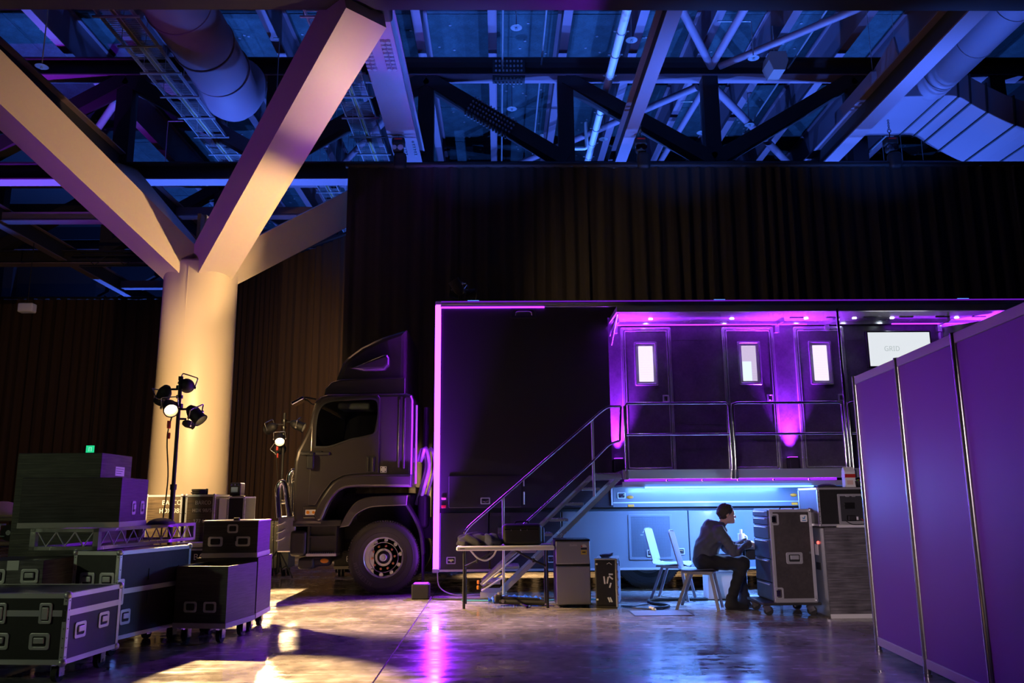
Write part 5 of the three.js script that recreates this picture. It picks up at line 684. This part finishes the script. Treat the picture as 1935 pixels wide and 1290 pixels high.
{ // on the floor under the table
  const t = thing('tripod_bag', 'folded black tripod lying on the floor under the table', 'tripod', [0.2, 0, -10.85]);
  part(t, 'tube_leg', [bar([-0.2, 0.07, 0.02], [0.36, 0.04, 0.12], 0.035, 12)], M.black); part(t, 'tube_leg', [bar([-0.2, 0.05, 0.1], [0.36, 0.04, 0.2], 0.03, 12)], M.black); part(t, 'tube_leg', [bar([-0.2, 0.09, 0.08], [0.3, 0.07, 0.17], 0.028, 12)], M.blackGloss); part(t, 'tripod_head', [rb(-0.22, 0.09, 0.06, 0.1, 0.1, 0.12, 0.03)], M.black); part(t, 'locking_knob', [disc([-0.2, 0.15, 0.08], 0.03, 0.03, 14, 'y')], M.steel); part(t, 'locking_knob', [disc([-0.16, 0.06, 0.13], 0.022, 0.03, 14)], M.steel); part(t, 'foot_bar', [bar([0.05, 0.03, 0.12], [0.14, 0.012, 0.34], 0.016, 8)], M.black);
  solo('plastic_sheet', 'crumpled blue plastic sheet on the floor under the table', 'plastic sheet', [surfaceNet((x, y, z) => Math.max(ell([0.2, 0.03, -11.12], [0.32, 0.045, 0.14])(x, y, z) + 0.012 * Math.sin(x * 40 + z * 25) + 0.008 * Math.sin(x * 90), -y + 0.004), [-0.16, -0.01, -11.3], [0.56, 0.1, -10.94], 0.014)], mat([0.08, 0.25, 0.55], 0.35));
  for (const [pts, m, l, r] of [
    [[[-0.5, 0.012, -11.25], [0.0, 0.012, -11.2], [0.4, 0.012, -11.28], [0.7, 0.012, -11.2], [1.6, 0.012, -11.3]], mat([0.1, 0.4, 0.45], 0.5), 'teal cable running along the floor under the stairs', 0.011],
    [[[-0.9, 0.012, -11.5], [-0.2, 0.014, -11.32], [0.3, 0.014, -11.4], [0.8, 0.014, -11.34]], M.black, 'thick black cable running beside the trailer front', 0.014],
    [[[1.5, 0.01, -10.55], [1.62, 0.01, -10.5], [1.75, 0.01, -10.62], [1.87, 0.012, -10.66]], M.black, 'thin black lead with a plug near the stickered case', 0.007],
    [[[1.52, 0.01, -10.5], [1.66, 0.01, -10.3], [1.82, 0.012, -10.2], [1.95, 0.012, -10.17]], M.black, 'thin black lead ending at a pale connector', 0.007],
    [[[1.84, 0.018, -10.2], [2.0, 0.018, -10.32], [2.07, 0.018, -10.45], [1.92, 0.018, -10.75], [1.93, 0.018, -11.0], [2.2, 0.018, -11.08], [2.7, 0.018, -11.05]], M.rubber, 'heavy black cable looping round the chair feet', 0.018]]) solo('floor_cable', l, 'cable', [tube(pts, r, 60, 8)], m);
  solo('cable_plug', 'pale cable plug lying on the floor before the chairs', 'plug', [bar([1.81, 0.02, -10.28], [1.84, 0.02, -10.14], 0.018, 10), bar([1.84, 0.02, -10.14], [1.85, 0.016, -10.1], 0.008, 8)], M.white);
  const f = thing('floor_hatch', 'flat metal service hatch set in the floor before the chairs', 'hatch', [1.9, 0, -9.95]); part(f, 'lid', [bx(-0.36, 0.0, -0.2, 0.3, 0.004, 0.24)], mat([0.34, 0.34, 0.35], 0.4, 0.3)); part(f, 'rim', [bx(-0.375, 0, -0.215, -0.362, 0.005, 0.255), bx(0.302, 0, -0.215, 0.315, 0.005, 0.255), bx(-0.362, 0, 0.242, 0.302, 0.005, 0.255), bx(-0.362, 0, -0.215, 0.302, 0.005, -0.202)], M.blackSteel);
}
// ================= chairs =================
function chair(label, pos, ry, m) {   // seat faces +x
  const t = thing('plastic_chair', label, 'chair', pos, ry), n = 14, rows = [], P = [[0.22, 0.44], [0.2, 0.455], [0.1, 0.455], [-0.1, 0.44], [-0.19, 0.45], [-0.235, 0.5], [-0.26, 0.58], [-0.3, 0.74], [-0.335, 0.88], [-0.345, 0.92]];
  const prof = curvePts(P, 40); const pos_ = [], idx = [];
  for (const [dx, sgn] of [[0, 1], [0, -1]]) for (let i = 0; i < prof.length; i++) { const [x, y] = prof[i], u = i / (prof.length - 1), a = prof[Math.max(0, i - 1)], b = prof[Math.min(prof.length - 1, i + 1)]; let nx = -(b[1] - a[1]), ny = b[0] - a[0]; const L = Math.hypot(nx, ny) || 1; nx /= L; ny /= L; const half = 0.225 * (u > 0.9 ? 1 - 0.45 * ((u - 0.9) / 0.1) ** 2 : u < 0.06 ? 0.85 + 2.5 * u : 1) * (u > 0.5 ? 0.95 : 1);
    for (let k = 0; k <= n; k++) { const s = k / n * 2 - 1, cup = 0.02 * s * s; pos_.push(x - nx * (sgn * 0.006) * -1 - nx * cup * -0.0 + (u > 0.55 ? cup : 0), y + ny * sgn * -0.006 + (u <= 0.45 ? cup * 0.8 : 0), s * half); } }
  const R = prof.length, C = n + 1; for (let q = 0; q < 2; q++) for (let i = 0; i < R - 1; i++) for (let k = 0; k < n; k++) { const a = q * R * C + i * C + k; idx.push(a, a + 1, a + C, a + 1, a + C + 1, a + C); } for (let i = 0; i < R - 1; i++) for (const k of [0, n]) { const a = i * C + k, b = a + R * C; idx.push(a, b, a + C, b, b + C, a + C); } for (const i of [0, R - 1]) for (let k = 0; k < n; k++) { const a = i * C + k, b = a + R * C; idx.push(a, a + 1, b, a + 1, b + 1, b); }
  const g = new THREE.BufferGeometry(); g.setAttribute('position', new THREE.Float32BufferAttribute(pos_, 3)); g.setIndex(idx); g.computeVertexNormals(); part(t, 'seat_shell', [g], m); part(t, 'seat_pan', [rb(0.0, 0.432, 0, 0.38, 0.025, 0.38, 0.012)], m);
  for (const [x0, x1, sz] of [[0.15, 0.23, 1], [0.15, 0.23, -1], [-0.1, -0.26, 1], [-0.1, -0.26, -1]]) part(t, 'leg', [beam([x0, 0.43, sz * 0.18], [x1, 0.0, sz * 0.24], 0.034, 0.03, [0, 0, 1])], m); for (const sz of [-1, 1]) part(t, 'side_rail', [beam([-0.12, 0.425, sz * 0.185], [0.17, 0.425, sz * 0.185], 0.03, 0.035, [0, 1, 0])], m);
}
chair('empty grey plastic chair toned as if lit nearest the trailer side', [2.31, 0, -11.26], -0.42, mat([0.3, 0.31, 0.33], 0.45)); chair('grey plastic chair with the seated person on it', [2.44, 0, -10.33], -0.35, mat([0.2, 0.2, 0.22], 0.45));  // same grey plastic, one copy lightened as lit, the other darkened
// ================= seated person =================
{
  const t = thing('person', 'person in dark hooded jacket and black trousers bent over a bench', 'person', [2.5, 0, -10.32]);
  const bx0 = 2.5, bz0 = -10.32; const q = (x, y, z) => [x - bx0, y, z - bz0];
  const skin = mat([0.5, 0.3, 0.22], 0.55), cloth = mat([0.07, 0.075, 0.1], 0.85), trouser = mat([0.012, 0.012, 0.014], 0.85), hairM = mat([0.035, 0.025, 0.02], 0.75);
  const hipN = q(2.5, 0.55, -10.22), hipF = q(2.5, 0.55, -10.42), kneeN = q(2.93, 0.53, -10.17), kneeF = q(2.96, 0.53, -10.46), ankN = q(2.76, 0.12, -10.14), ankF = q(3.02, 0.12, -10.5);
  const pel = q(2.5, 0.57, -10.32), belly = q(2.54, 0.7, -10.32), chest = q(2.62, 0.86, -10.32), neck = q(2.72, 0.975, -10.32), hd = q(2.81, 1.105, -10.33);
  const shN = q(2.66, 0.91, -10.13), shF = q(2.68, 0.91, -10.5), elN = q(2.8, 0.68, -10.05), elF = q(2.86, 0.68, -10.56), wrN = q(3.03, 0.765, -10.2), wrF = q(3.06, 0.765, -10.44);
  // head: skull, jaw, nose, brow, ear on a neck
  const H = (dx, dy, dz) => [hd[0] + dx, hd[1] + dy, hd[2] + dz];
  const headF = join([ell(H(0, 0.015, 0), [0.098, 0.102, 0.076]), ell(H(0.035, -0.045, 0), [0.062, 0.066, 0.056]), cap(H(0.088, 0.0, 0), H(0.108, -0.028, 0), 0.008, 0.013), cap(H(0.075, 0.025, -0.03), H(0.075, 0.025, 0.03), 0.016, 0.016), ell(H(0.085, -0.062, 0), [0.016, 0.008, 0.024]), ell(H(0.078, -0.09, 0), [0.022, 0.018, 0.026]), cap(H(-0.03, -0.07, 0), [neck[0] - 0.01, neck[1] - 0.03, neck[2]], 0.05, 0.055)], 0.018);
  const earF = join([headF, ell(H(-0.004, -0.005, 0.078), [0.02, 0.033, 0.01]), ell(H(-0.004, -0.005, -0.078), [0.02, 0.033, 0.01])], 0.008);
  const eyeCut = (x, y, z) => Math.max(earF(x, y, z), -ell(H(0.094, 0.004, 0.03), [0.012, 0.009, 0.014])(x, y, z), -ell(H(0.094, 0.004, -0.03), [0.012, 0.009, 0.014])(x, y, z));
  // hands: palm plus five bent fingers each
  const hand = (w, el, side) => { const d = V(w[0] - el[0], w[1] - el[1], w[2] - el[2]).normalize(), ax = V(d.x, -0.12, d.z).normalize(), up = V(0, 1, 0), sd = new THREE.Vector3().crossVectors(ax, up).normalize(), at = (f, s, u) => [w[0] + ax.x * f + sd.x * s, w[1] + ax.y * f + u, w[2] + ax.z * f + sd.z * s], L = [cap(at(0.0, 0, 0), at(0.075, 0, 0.0), 0.022, 0.028)];
    L.push(cap(at(0.03, -0.018, 0), at(0.075, -0.022, -0.004), 0.018, 0.017), cap(at(0.03, 0.018, 0), at(0.075, 0.022, -0.004), 0.018, 0.017));
    [[-0.031, 0.06], [-0.011, 0.072], [0.01, 0.068], [0.03, 0.054]].forEach(([s, l]) => { const a = at(0.085, s, 0), b = at(0.085 + l * 0.5, s * 1.15, -0.006), c = at(0.085 + l * 0.82, s * 1.1, -0.035); L.push(cap(a, b, 0.0095, 0.0088), cap(b, c, 0.0088, 0.0075)); });
    const s = side; L.push(cap(at(0.02, s * 0.022, 0), at(0.055, s * 0.052, -0.006), 0.012, 0.0105), cap(at(0.055, s * 0.052, -0.006), at(0.085, s * 0.054, -0.02), 0.0105, 0.0085)); return (x, y, z) => L.reduce((m, f) => smin(m, f(x, y, z), 0.006), 1e3); };
  const hN = hand(wrN, elN, -1), hF = hand(wrF, elF, 1);
  const limb = join([cap(pel, belly, 0.11, 0.11, [1, 1, 1.15]), cap(belly, chest, 0.11, 0.12, [1, 1, 1.25]), cap(chest, neck, 0.1, 0.055), cap(shN, elN, 0.05, 0.04), cap(shF, elF, 0.05, 0.04), cap(elN, wrN, 0.038, 0.026), cap(elF, wrF, 0.038, 0.026), cap(hipN, kneeN, 0.075, 0.055), cap(hipF, kneeF, 0.075, 0.055), cap(kneeN, ankN, 0.05, 0.034), cap(kneeF, ankF, 0.05, 0.034), cap(ankN, [ankN[0] + 0.14, 0.05, ankN[2]], 0.035, 0.03), cap(ankF, [ankF[0] + 0.14, 0.05, ankF[2]], 0.035, 0.03)], 0.05);
  const bodyG = [surfaceNet((x, y, z) => Math.max(limb(x, y, z), 0.17 - y), [-0.2, 0.0, -0.36], [0.76, 1.08, 0.36], 0.014), surfaceNet(eyeCut, [hd[0] - 0.13, hd[1] - 0.17, hd[2] - 0.12], [hd[0] + 0.14, hd[1] + 0.14, hd[2] + 0.12], 0.004)];
  for (const [h, w] of [[hN, wrN], [hF, wrF]]) bodyG.push(surfaceNet(h, [w[0] - 0.05, w[1] - 0.09, w[2] - 0.11], [w[0] + 0.2, w[1] + 0.06, w[2] + 0.11], 0.0035));
  part(t, 'body', bodyG, skin);
  for (const s of [-1, 1]) part(t, 'eye', [mv(new THREE.SphereGeometry(0.011, 12, 8), hd[0] + 0.082, hd[1] + 0.004, hd[2] + s * 0.03)], M.blackGloss);
  // jacket with hood bunched at the neck, folds at waist and sleeves
  const jf = join([cap(pel, belly, 0.135, 0.135, [1, 1, 1.2]), cap(belly, chest, 0.135, 0.14, [1.02, 1, 1.28]), cap(chest, [neck[0] - 0.03, neck[1] - 0.04, neck[2]], 0.12, 0.075, [1, 1, 1.2]), cap(shN, elN, 0.072, 0.058), cap(shF, elF, 0.072, 0.058), cap(elN, wrN, 0.056, 0.042), cap(elF, wrF, 0.056, 0.042), cap([neck[0] - 0.1, neck[1] - 0.0, neck[2] - 0.07], [neck[0] - 0.1, neck[1] - 0.0, neck[2] + 0.07], 0.065, 0.065), ell([neck[0] - 0.13, neck[1] - 0.045, neck[2]], [0.085, 0.075, 0.125]), cap([neck[0] - 0.02, neck[1] + 0.0, neck[2] + 0.085], [neck[0] - 0.1, neck[1] + 0.0, neck[2] + 0.07], 0.035, 0.045), cap([neck[0] - 0.02, neck[1] + 0.0, neck[2] - 0.085], [neck[0] - 0.1, neck[1] + 0.0, neck[2] - 0.07], 0.035, 0.045), cap([neck[0] + 0.05, neck[1] - 0.06, neck[2] + 0.04], [neck[0] - 0.02, neck[1] + 0.0, neck[2] + 0.085], 0.03, 0.035)], 0.05);
  const wr = (x, y, z) => 0.0085 * Math.sin(34 * y + 15 * x + 4 * Math.sin(9 * x + 8 * z) + 2.5 * Math.sin(13 * z + 4 * y)) * (0.55 + 0.45 * Math.sin(17 * x - 9 * y + 6 * z)) + 0.0045 * Math.sin(64 * x - 41 * y + 23 * z + 3 * Math.sin(20 * y)) * (x > 0.3 ? 1.8 : 0.7);
  part(t, 'jacket', [surfaceNet((x, y, z) => Math.max(jf(x, y, z) + wr(x, y, z), 0.47 - y, Math.hypot(x - wrN[0] - 0.05, y - wrN[1], z - wrN[2]) < 0.045 ? 0.02 : -1), [-0.24, 0.44, -0.38], [0.62, 1.12, 0.4], 0.011)], cloth, 'dark hooded jacket');
  const hc = [neck[0] - 0.105, neck[1] - 0.005, neck[2]], hoodF = (x, y, z) => Math.max(ell(hc, [0.11, 0.085, 0.135])(x, y, z) + 0.004 * Math.sin(40 * x + 25 * z + 20 * y), -ell([hc[0] + 0.075, hc[1] + 0.055, hc[2]], [0.1, 0.085, 0.1])(x, y, z));
  part(t, 'hood', [surfaceNet(hoodF, [hc[0] - 0.14, hc[1] - 0.12, hc[2] - 0.17], [hc[0] + 0.14, hc[1] + 0.12, hc[2] + 0.17], 0.008)], cloth);
  for (const [w, e] of [[wrN, elN], [wrF, elF]]) { const d = V(w[0] - e[0], w[1] - e[1], w[2] - e[2]).normalize(); for (let i = 0; i < 3; i++) part(t, 'cuff', [bar([w[0] - d.x * (0.02 + i * 0.028), w[1] - d.y * (0.02 + i * 0.028), w[2] - d.z * (0.02 + i * 0.028)], [w[0] - d.x * (0.0 + i * 0.028), w[1] - d.y * (0.0 + i * 0.028), w[2] - d.z * (0.0 + i * 0.028)], 0.05 - 0.001 * i, 16, 0.046)], cloth); }
  const tf = join([cap(pel, hipN, 0.12, 0.1), cap(pel, hipF, 0.12, 0.1), cap(hipN, kneeN, 0.1, 0.078), cap(hipF, kneeF, 0.1, 0.078), cap(kneeN, ankN, 0.076, 0.058), cap(kneeF, ankF, 0.076, 0.058)], 0.05);
  part(t, 'trousers', [surfaceNet((x, y, z) => Math.max(tf(x, y, z) + 0.004 * Math.sin(60 * y + 40 * x), 0.08 - y), [-0.18, 0.05, -0.34], [0.66, 0.72, 0.36], 0.012)], trouser);
  for (const a of [ankN, ankF]) { const s = part(t, 'shoe', [surfaceNet((x, y, z) => Math.max(join([cap([a[0] - 0.03, 0.05, a[2]], [a[0] + 0.17, 0.035, a[2]], 0.052, 0.042, [1, 1, 0.9]), cap([a[0], 0.13, a[2]], [a[0] + 0.02, 0.06, a[2]], 0.064, 0.06)], 0.04)(x, y, z), 0.008 - y), [a[0] - 0.12, 0.0, a[2] - 0.08], [a[0] + 0.26, 0.2, a[2] + 0.08], 0.008)], trouser); part(s, 'sole', [rb(a[0] + 0.06, 0.006, a[2], 0.27, 0.012, 0.085, 0.005)], M.rubber); }
  const hf = (x, y, z) => { const r = ell(H(-0.012, 0.03, 0), [0.108, 0.108, 0.088])(x, y, z) + 0.004 * Math.sin(130 * x + 70 * z) * Math.sin(120 * y + 60 * z) + 0.003 * Math.sin(60 * x - 45 * y); return Math.max(r, (x - hd[0]) * 0.9 - (y - hd[1]) * 0.75 - 0.028, hd[1] - 0.05 - y - (x < hd[0] - 0.02 ? 0.03 : 0)); };
  part(t, 'hair', [surfaceNet(hf, [hd[0] - 0.15, hd[1] - 0.12, hd[2] - 0.12], [hd[0] + 0.15, hd[1] + 0.17, hd[2] + 0.12], 0.006)], hairM);
}
// ================= work corner =================
{
  const t = thing('tool_cabinet', 'tall black-fronted tool case with blue drawers on a wheeled dolly', 'cabinet', [3.35, 0, -9.87]); const x0 = -0.25, x1 = 0.23, y0 = 0.145, y1 = 1.175, z0 = -0.3, z1 = 0.3; const blue = mat([0.04, 0.06, 0.11], 0.4);
  part(t, 'body', [rb(0, (y0 + y1) / 2, 0, x1 - x0, y1 - y0, z1 - z0, 0.008).translate((x0 + x1) / 2, 0, 0)], M.caseBlack); part(t, 'front_board', [bx(x0 + 0.03, y0 + 0.04, z1, x1 - 0.03, y1 - 0.03, z1 + 0.004)], mat([0.06, 0.048, 0.046], 0.6, 0, { map: scuffMap }));
  part(t, 'edging', [plate(rrect(x0, y0, x1, y1, 0.012), z1, z1 + 0.008, 0.002, [rrect(x0 + 0.034, y0 + 0.045, x1 - 0.034, y1 - 0.034, 0.004)]), bx(x0 - 0.003, y0, z1 - 0.035, x0, y1, z1 + 0.006), bx(x1, y0, z1 - 0.035, x1 + 0.003, y1, z1 + 0.006)], M.alu); for (const [a, b] of [[x1 - 0.015, y1 - 0.015], [x1 - 0.015, y0 + 0.02]]) part(t, 'ball_corner', [mv(new THREE.SphereGeometry(0.026, 12, 8), a, b, z1 - 0.005)], M.alu);
  for (const v of [1.06, 0.245]) { const o = part(t, 'latch', [plate(rrect(x0 - 0.004, v - 0.065, x0 + 0.1, v + 0.065, 0.02), z1 + 0.004, z1 + 0.014, 0.003, [rrect(x0 + 0.02, v - 0.045, x0 + 0.08, v + 0.045, 0.012)])], M.alu); part(o, 'butterfly', [rb(x0 + 0.04, v, z1 + 0.012, 0.05, 0.07, 0.014, 0.005)], M.chrome); }
  recessHandle(t, 0.19, 0.13, (g) => g.translate(0, 0.63, z1 + 0.004), false); for (const x of [x0 + 0.07, x1 - 0.05]) part(t, 'rosette', [disc([x, 0.69, z1 + 0.006], 0.016, 0.008, 10)], M.steel); for (const [x, v] of [[-0.14, 0.9], [0.13, 0.9], [-0.1, 0.45], [0.16, 0.45]]) part(t, 'rivet', [disc([x, v, z1 + 0.005], 0.006, 0.004, 8)], M.steel);
  const lg = part(t, 'logo_sticker', [plate(rrect(0.1, 1.03, 0.18, 1.11, 0.01), z1 + 0.004, z1 + 0.0055)], M.paper); part(lg, 'logo_mark', [plate([[0.118, 1.085], [0.13, 1.062], [0.152, 1.062], [0.162, 1.098], [0.15, 1.095], [0.142, 1.075], [0.13, 1.078]], z1 + 0.0056, z1 + 0.0062), bx(0.12, 1.04, z1 + 0.0056, 0.165, 1.05, z1 + 0.0062)], mat([0.06, 0.25, 0.5], 0.6));
  const ys = [[1.09, 1.165], [0.995, 1.085], [0.84, 0.99], [0.62, 0.835], [0.36, 0.615], [0.16, 0.355]]; for (const [a, b] of ys) { const d = part(t, 'drawer', [rb(x0 - 0.01, (a + b) / 2, 0, 0.022, b - a - 0.008, 0.55, 0.006)], blue); part(d, 'drawer_pull', [rb(x0 - 0.028, b - 0.022, 0.0, 0.016, 0.012, 0.42, 0.004)], M.alu); }
  part(t, 'top_handle', [bent([[-0.06, y1, 0.1], [-0.05, y1 + 0.022, 0.1], [0.09, y1 + 0.022, 0.1], [0.1, y1, 0.1]], 0.008)], M.black);
  const dz = part(t, 'dolly', [rb(-0.06, 0.13, 0, 0.66, 0.03, 0.62, 0.008)], M.caseCharcoal); for (const [x, z] of [[-0.32, 0.22], [-0.32, -0.24], [0.17, 0.24], [0.17, -0.24]]) { const c = part(t, 'caster', [bx(x - 0.045, 0.108, z - 0.045, x + 0.045, 0.116, z + 0.045), beam([x - 0.02, 0.11, z], [x + 0.01, 0.045, z], 0.07, 0.05, [0, 0, 1])], M.steel); part(c, 'wheel', [disc([x + 0.012, 0.052, z], 0.052, 0.034, 20)], M.rubber); }
}
{
  const t = roadCase({ name: 'storage_case', label: 'grey painted plywood case standing on the floor behind the partition', corner: [4.13, -9.35], w: 0.5, d: 0.6, h: 0.975, m: M.caseGrey }); part(t, 'board_seam', [bx(-0.25, 0.538, 0.3005, 0.25, 0.541, 0.302)], M.black); part(t, 'base_strip', [bx(-0.25, 0.0, 0.3, 0.25, 0.045, 0.304)], M.white); part(t, 'side_sheet', [bx(-0.254, 0.02, -0.29, -0.25, 0.96, 0.29)], M.skirt); part(t, 'warning_label', [bx(-0.2565, 0.66, 0.0, -0.2545, 0.78, 0.1)], M.paper); part(t, 'indicator_light', [mv(new THREE.SphereGeometry(0.018, 10, 8), -0.258, 0.8, 0.12)], glow(new THREE.Color().setRGB(1, 0.1, 0.08), 3)); part(t, 'side_catch', [bx(-0.262, 0.5, 0.02, -0.254, 0.58, 0.14)], M.black);
  const u = roadCase({ name: 'rack_case', label: 'black aluminium edged rack case with open framed side on the grey case', corner: [4.14, -9.33], w: 0.56, d: 0.6, h: 0.42, y0: 0.99, edge: 0.024 }); part(u, 'rack_frame', [plate(rrect(-0.06, 0.02, 0.28, 0.35, 0.008), 0.3, 0.312, 0.002, [rrect(-0.035, 0.05, 0.27, 0.325, 0.005)])], M.alu); part(u, 'rack_panel', [bx(-0.035, 0.05, 0.3, 0.27, 0.325, 0.303)], M.print); part(u, 'rack_unit', [rb(0.07, 0.22, 0.304, 0.12, 0.07, 0.01, 0.004)], M.blackGloss); part(u, 'power_brick', [rb(0.07, 0.085, 0.33, 0.09, 0.06, 0.05, 0.01)], M.black); part(u, 'barcode_label', [bx(0.115, 0.065, 0.355, 0.135, 0.1, 0.358)], M.paper); for (const x of [0.05, 0.12]) part(u, 'catch', [rb(x, 0.325, 0.314, 0.04, 0.016, 0.01, 0.003)], M.alu); part(u, 'loose_wire', [tube([[0.0, 0.06, 0.32], [0.06, 0.02, 0.34], [0.14, 0.015, 0.36], [0.24, 0.02, 0.33]], 0.005, 20, 5)], M.black); part(u, 'red_wire', [tube([[0.18, 0.08, 0.32], [0.22, 0.04, 0.34], [0.26, 0.05, 0.33]], 0.003, 14, 5)], M.red); part(u, 'bottom_tray', [rb(0.1, -0.004, 0.31, 0.38, 0.03, 0.06, 0.005)], M.white);
  const b = thing('drinks_carton', 'red and white drinks carton on the rack case', 'carton', [4.02, 1.414, -9.5]); part(b, 'carton_body', [rb(0, 0.09, 0, 0.12, 0.18, 0.09, 0.004)], M.paper); part(b, 'red_band', [bx(-0.061, 0.11, -0.046, 0.061, 0.15, 0.046)], M.red); part(b, 'carton_print', [bx(-0.04, 0.03, 0.0455, 0.03, 0.08, 0.0465)], mat([0.7, 0.5, 0.45], 0.7)); part(b, 'carton_top', [mv(rot(plate([[-0.045, 0], [0.045, 0], [0, 0.05]], -0.06, 0.06), 0, Math.PI / 2, 0), 0, 0.18, 0)], M.paper);
  const p = thing('snack_tub', 'small dark tub with coloured sweets beside the carton', 'tub', [4.1, 1.414, -9.42]); part(p, 'tub', [lathe([[0, 0], [0.035, 0], [0.042, 0.07], [0.038, 0.07], [0.032, 0.008]], 20)], M.black); for (const [x, y, z, c] of [[-0.015, 0.07, 0, 0x3f7a2a], [0.012, 0.075, 0.01, 0x8a2020], [0.0, 0.075, -0.015, 0xb08030]]) part(p, 'sweet', [mv(new THREE.SphereGeometry(0.016, 10, 8), x, y, z)], mat(c, 0.5));
  const d = thing('black_hat', 'flat black cap lying on the rack case', 'cap', [3.78, 1.414, -9.55]); part(d, 'crown', [mv(new THREE.SphereGeometry(0.11, 24, 10, 0, 2 * Math.PI, 0, Math.PI / 2).scale(1, 0.32, 1), 0, 0.008, 0)], M.black); part(d, 'brim', [disc([0, 0.006, 0], 0.16, 0.01, 28, 'y')], M.black);
  const s = thing('side_bench', 'small dark work bench behind the tool cabinet', 'bench', [3.26, 0, -10.72]); part(s, 'bench_top', [rb(0, 0.69, 0, 0.5, 0.03, 0.5, 0.006)], mat([0.3, 0.3, 0.32], 0.5)); part(s, 'bench_drawer', [rb(0.02, 0.61, 0.02, 0.42, 0.12, 0.44, 0.01)], M.caseBlack); for (const sx of [-1, 1]) for (const sz of [-1, 1]) part(s, 'leg', [bx(sx * 0.23, 0, sz * 0.23, sx * 0.2, 0.675, sz * 0.2)], M.blackSteel);
  const k = thing('keyboard', 'pale flat keyboard on the bench under the hands', 'keyboard', [3.17, 0.705, -10.53]); part(k, 'keyboard_base', [rb(0, 0.008, 0, 0.24, 0.016, 0.1, 0.004)], M.white); const keys = []; for (let i = 0; i < 11; i++) for (let j = 0; j < 4; j++) keys.push(bx(-0.11 + i * 0.02, 0.016, -0.04 + j * 0.02, -0.094 + i * 0.02, 0.02, -0.024 + j * 0.02)); part(k, 'keys', keys, M.paper).userData.kind = 'stuff';
  const m = thing('mug', 'clear mug with handle standing on the small bench', 'mug', [3.13, 0.705, -10.86]); part(m, 'mug_body', [lathe([[0, 0], [0.04, 0], [0.042, 0.15], [0.036, 0.15], [0.035, 0.008], [0, 0.008]], 24)], mat([0.7, 0.72, 0.75], 0.3)); part(m, 'mug_handle', [new THREE.TorusGeometry(0.035, 0.008, 8, 20, Math.PI).rotateZ(-Math.PI / 2).translate(0.04, 0.09, 0)], mat([0.7, 0.72, 0.75], 0.3)); part(m, 'straw_lid', [bar([0, 0.15, 0], [0, 0.2, 0], 0.018, 14)], M.white);
  const bl = thing('bench_lamp', 'cool bench lamp on a short stem behind the tool cabinet', 'lamp', [3.43, 0.705, -10.82]); part(bl, 'lamp_base', [disc([0, 0.012, 0], 0.06, 0.024, 20, 'y')], M.black); part(bl, 'stem', [bar([0, 0.02, 0], [0, 0.4, 0], 0.01)], M.black); part(bl, 'lamp_head', [rb(-0.03, 0.42, 0.02, 0.05, 0.06, 0.3, 0.01)], M.white); part(bl, 'lamp_lens', [rot(bx(-0.004, -0.022, -0.13, 0.0, 0.022, 0.17), 0, 0, 0.3).translate(-0.062, 0.415, 0)], glow(new THREE.Color().setRGB(0.45, 0.65, 1), 12)); areaLight(bl, new THREE.Color().setRGB(0.45, 0.65, 1), 520, 0.3, 0.05, [-0.075, 0.41, 0.02], [-1, -0.5, 0.1]);
  const w = thing('foam_box', 'pale foam box on the floor behind the seated person', 'box', [2.99, 0, -11.25]); part(w, 'box_shell', [rb(0, 0.185, 0, 0.52, 0.35, 0.3, 0.012)], M.white); part(w, 'box_lid', [rb(0, 0.372, 0, 0.54, 0.03, 0.32, 0.01)], M.white);
}

renderer.render(scene, camera);
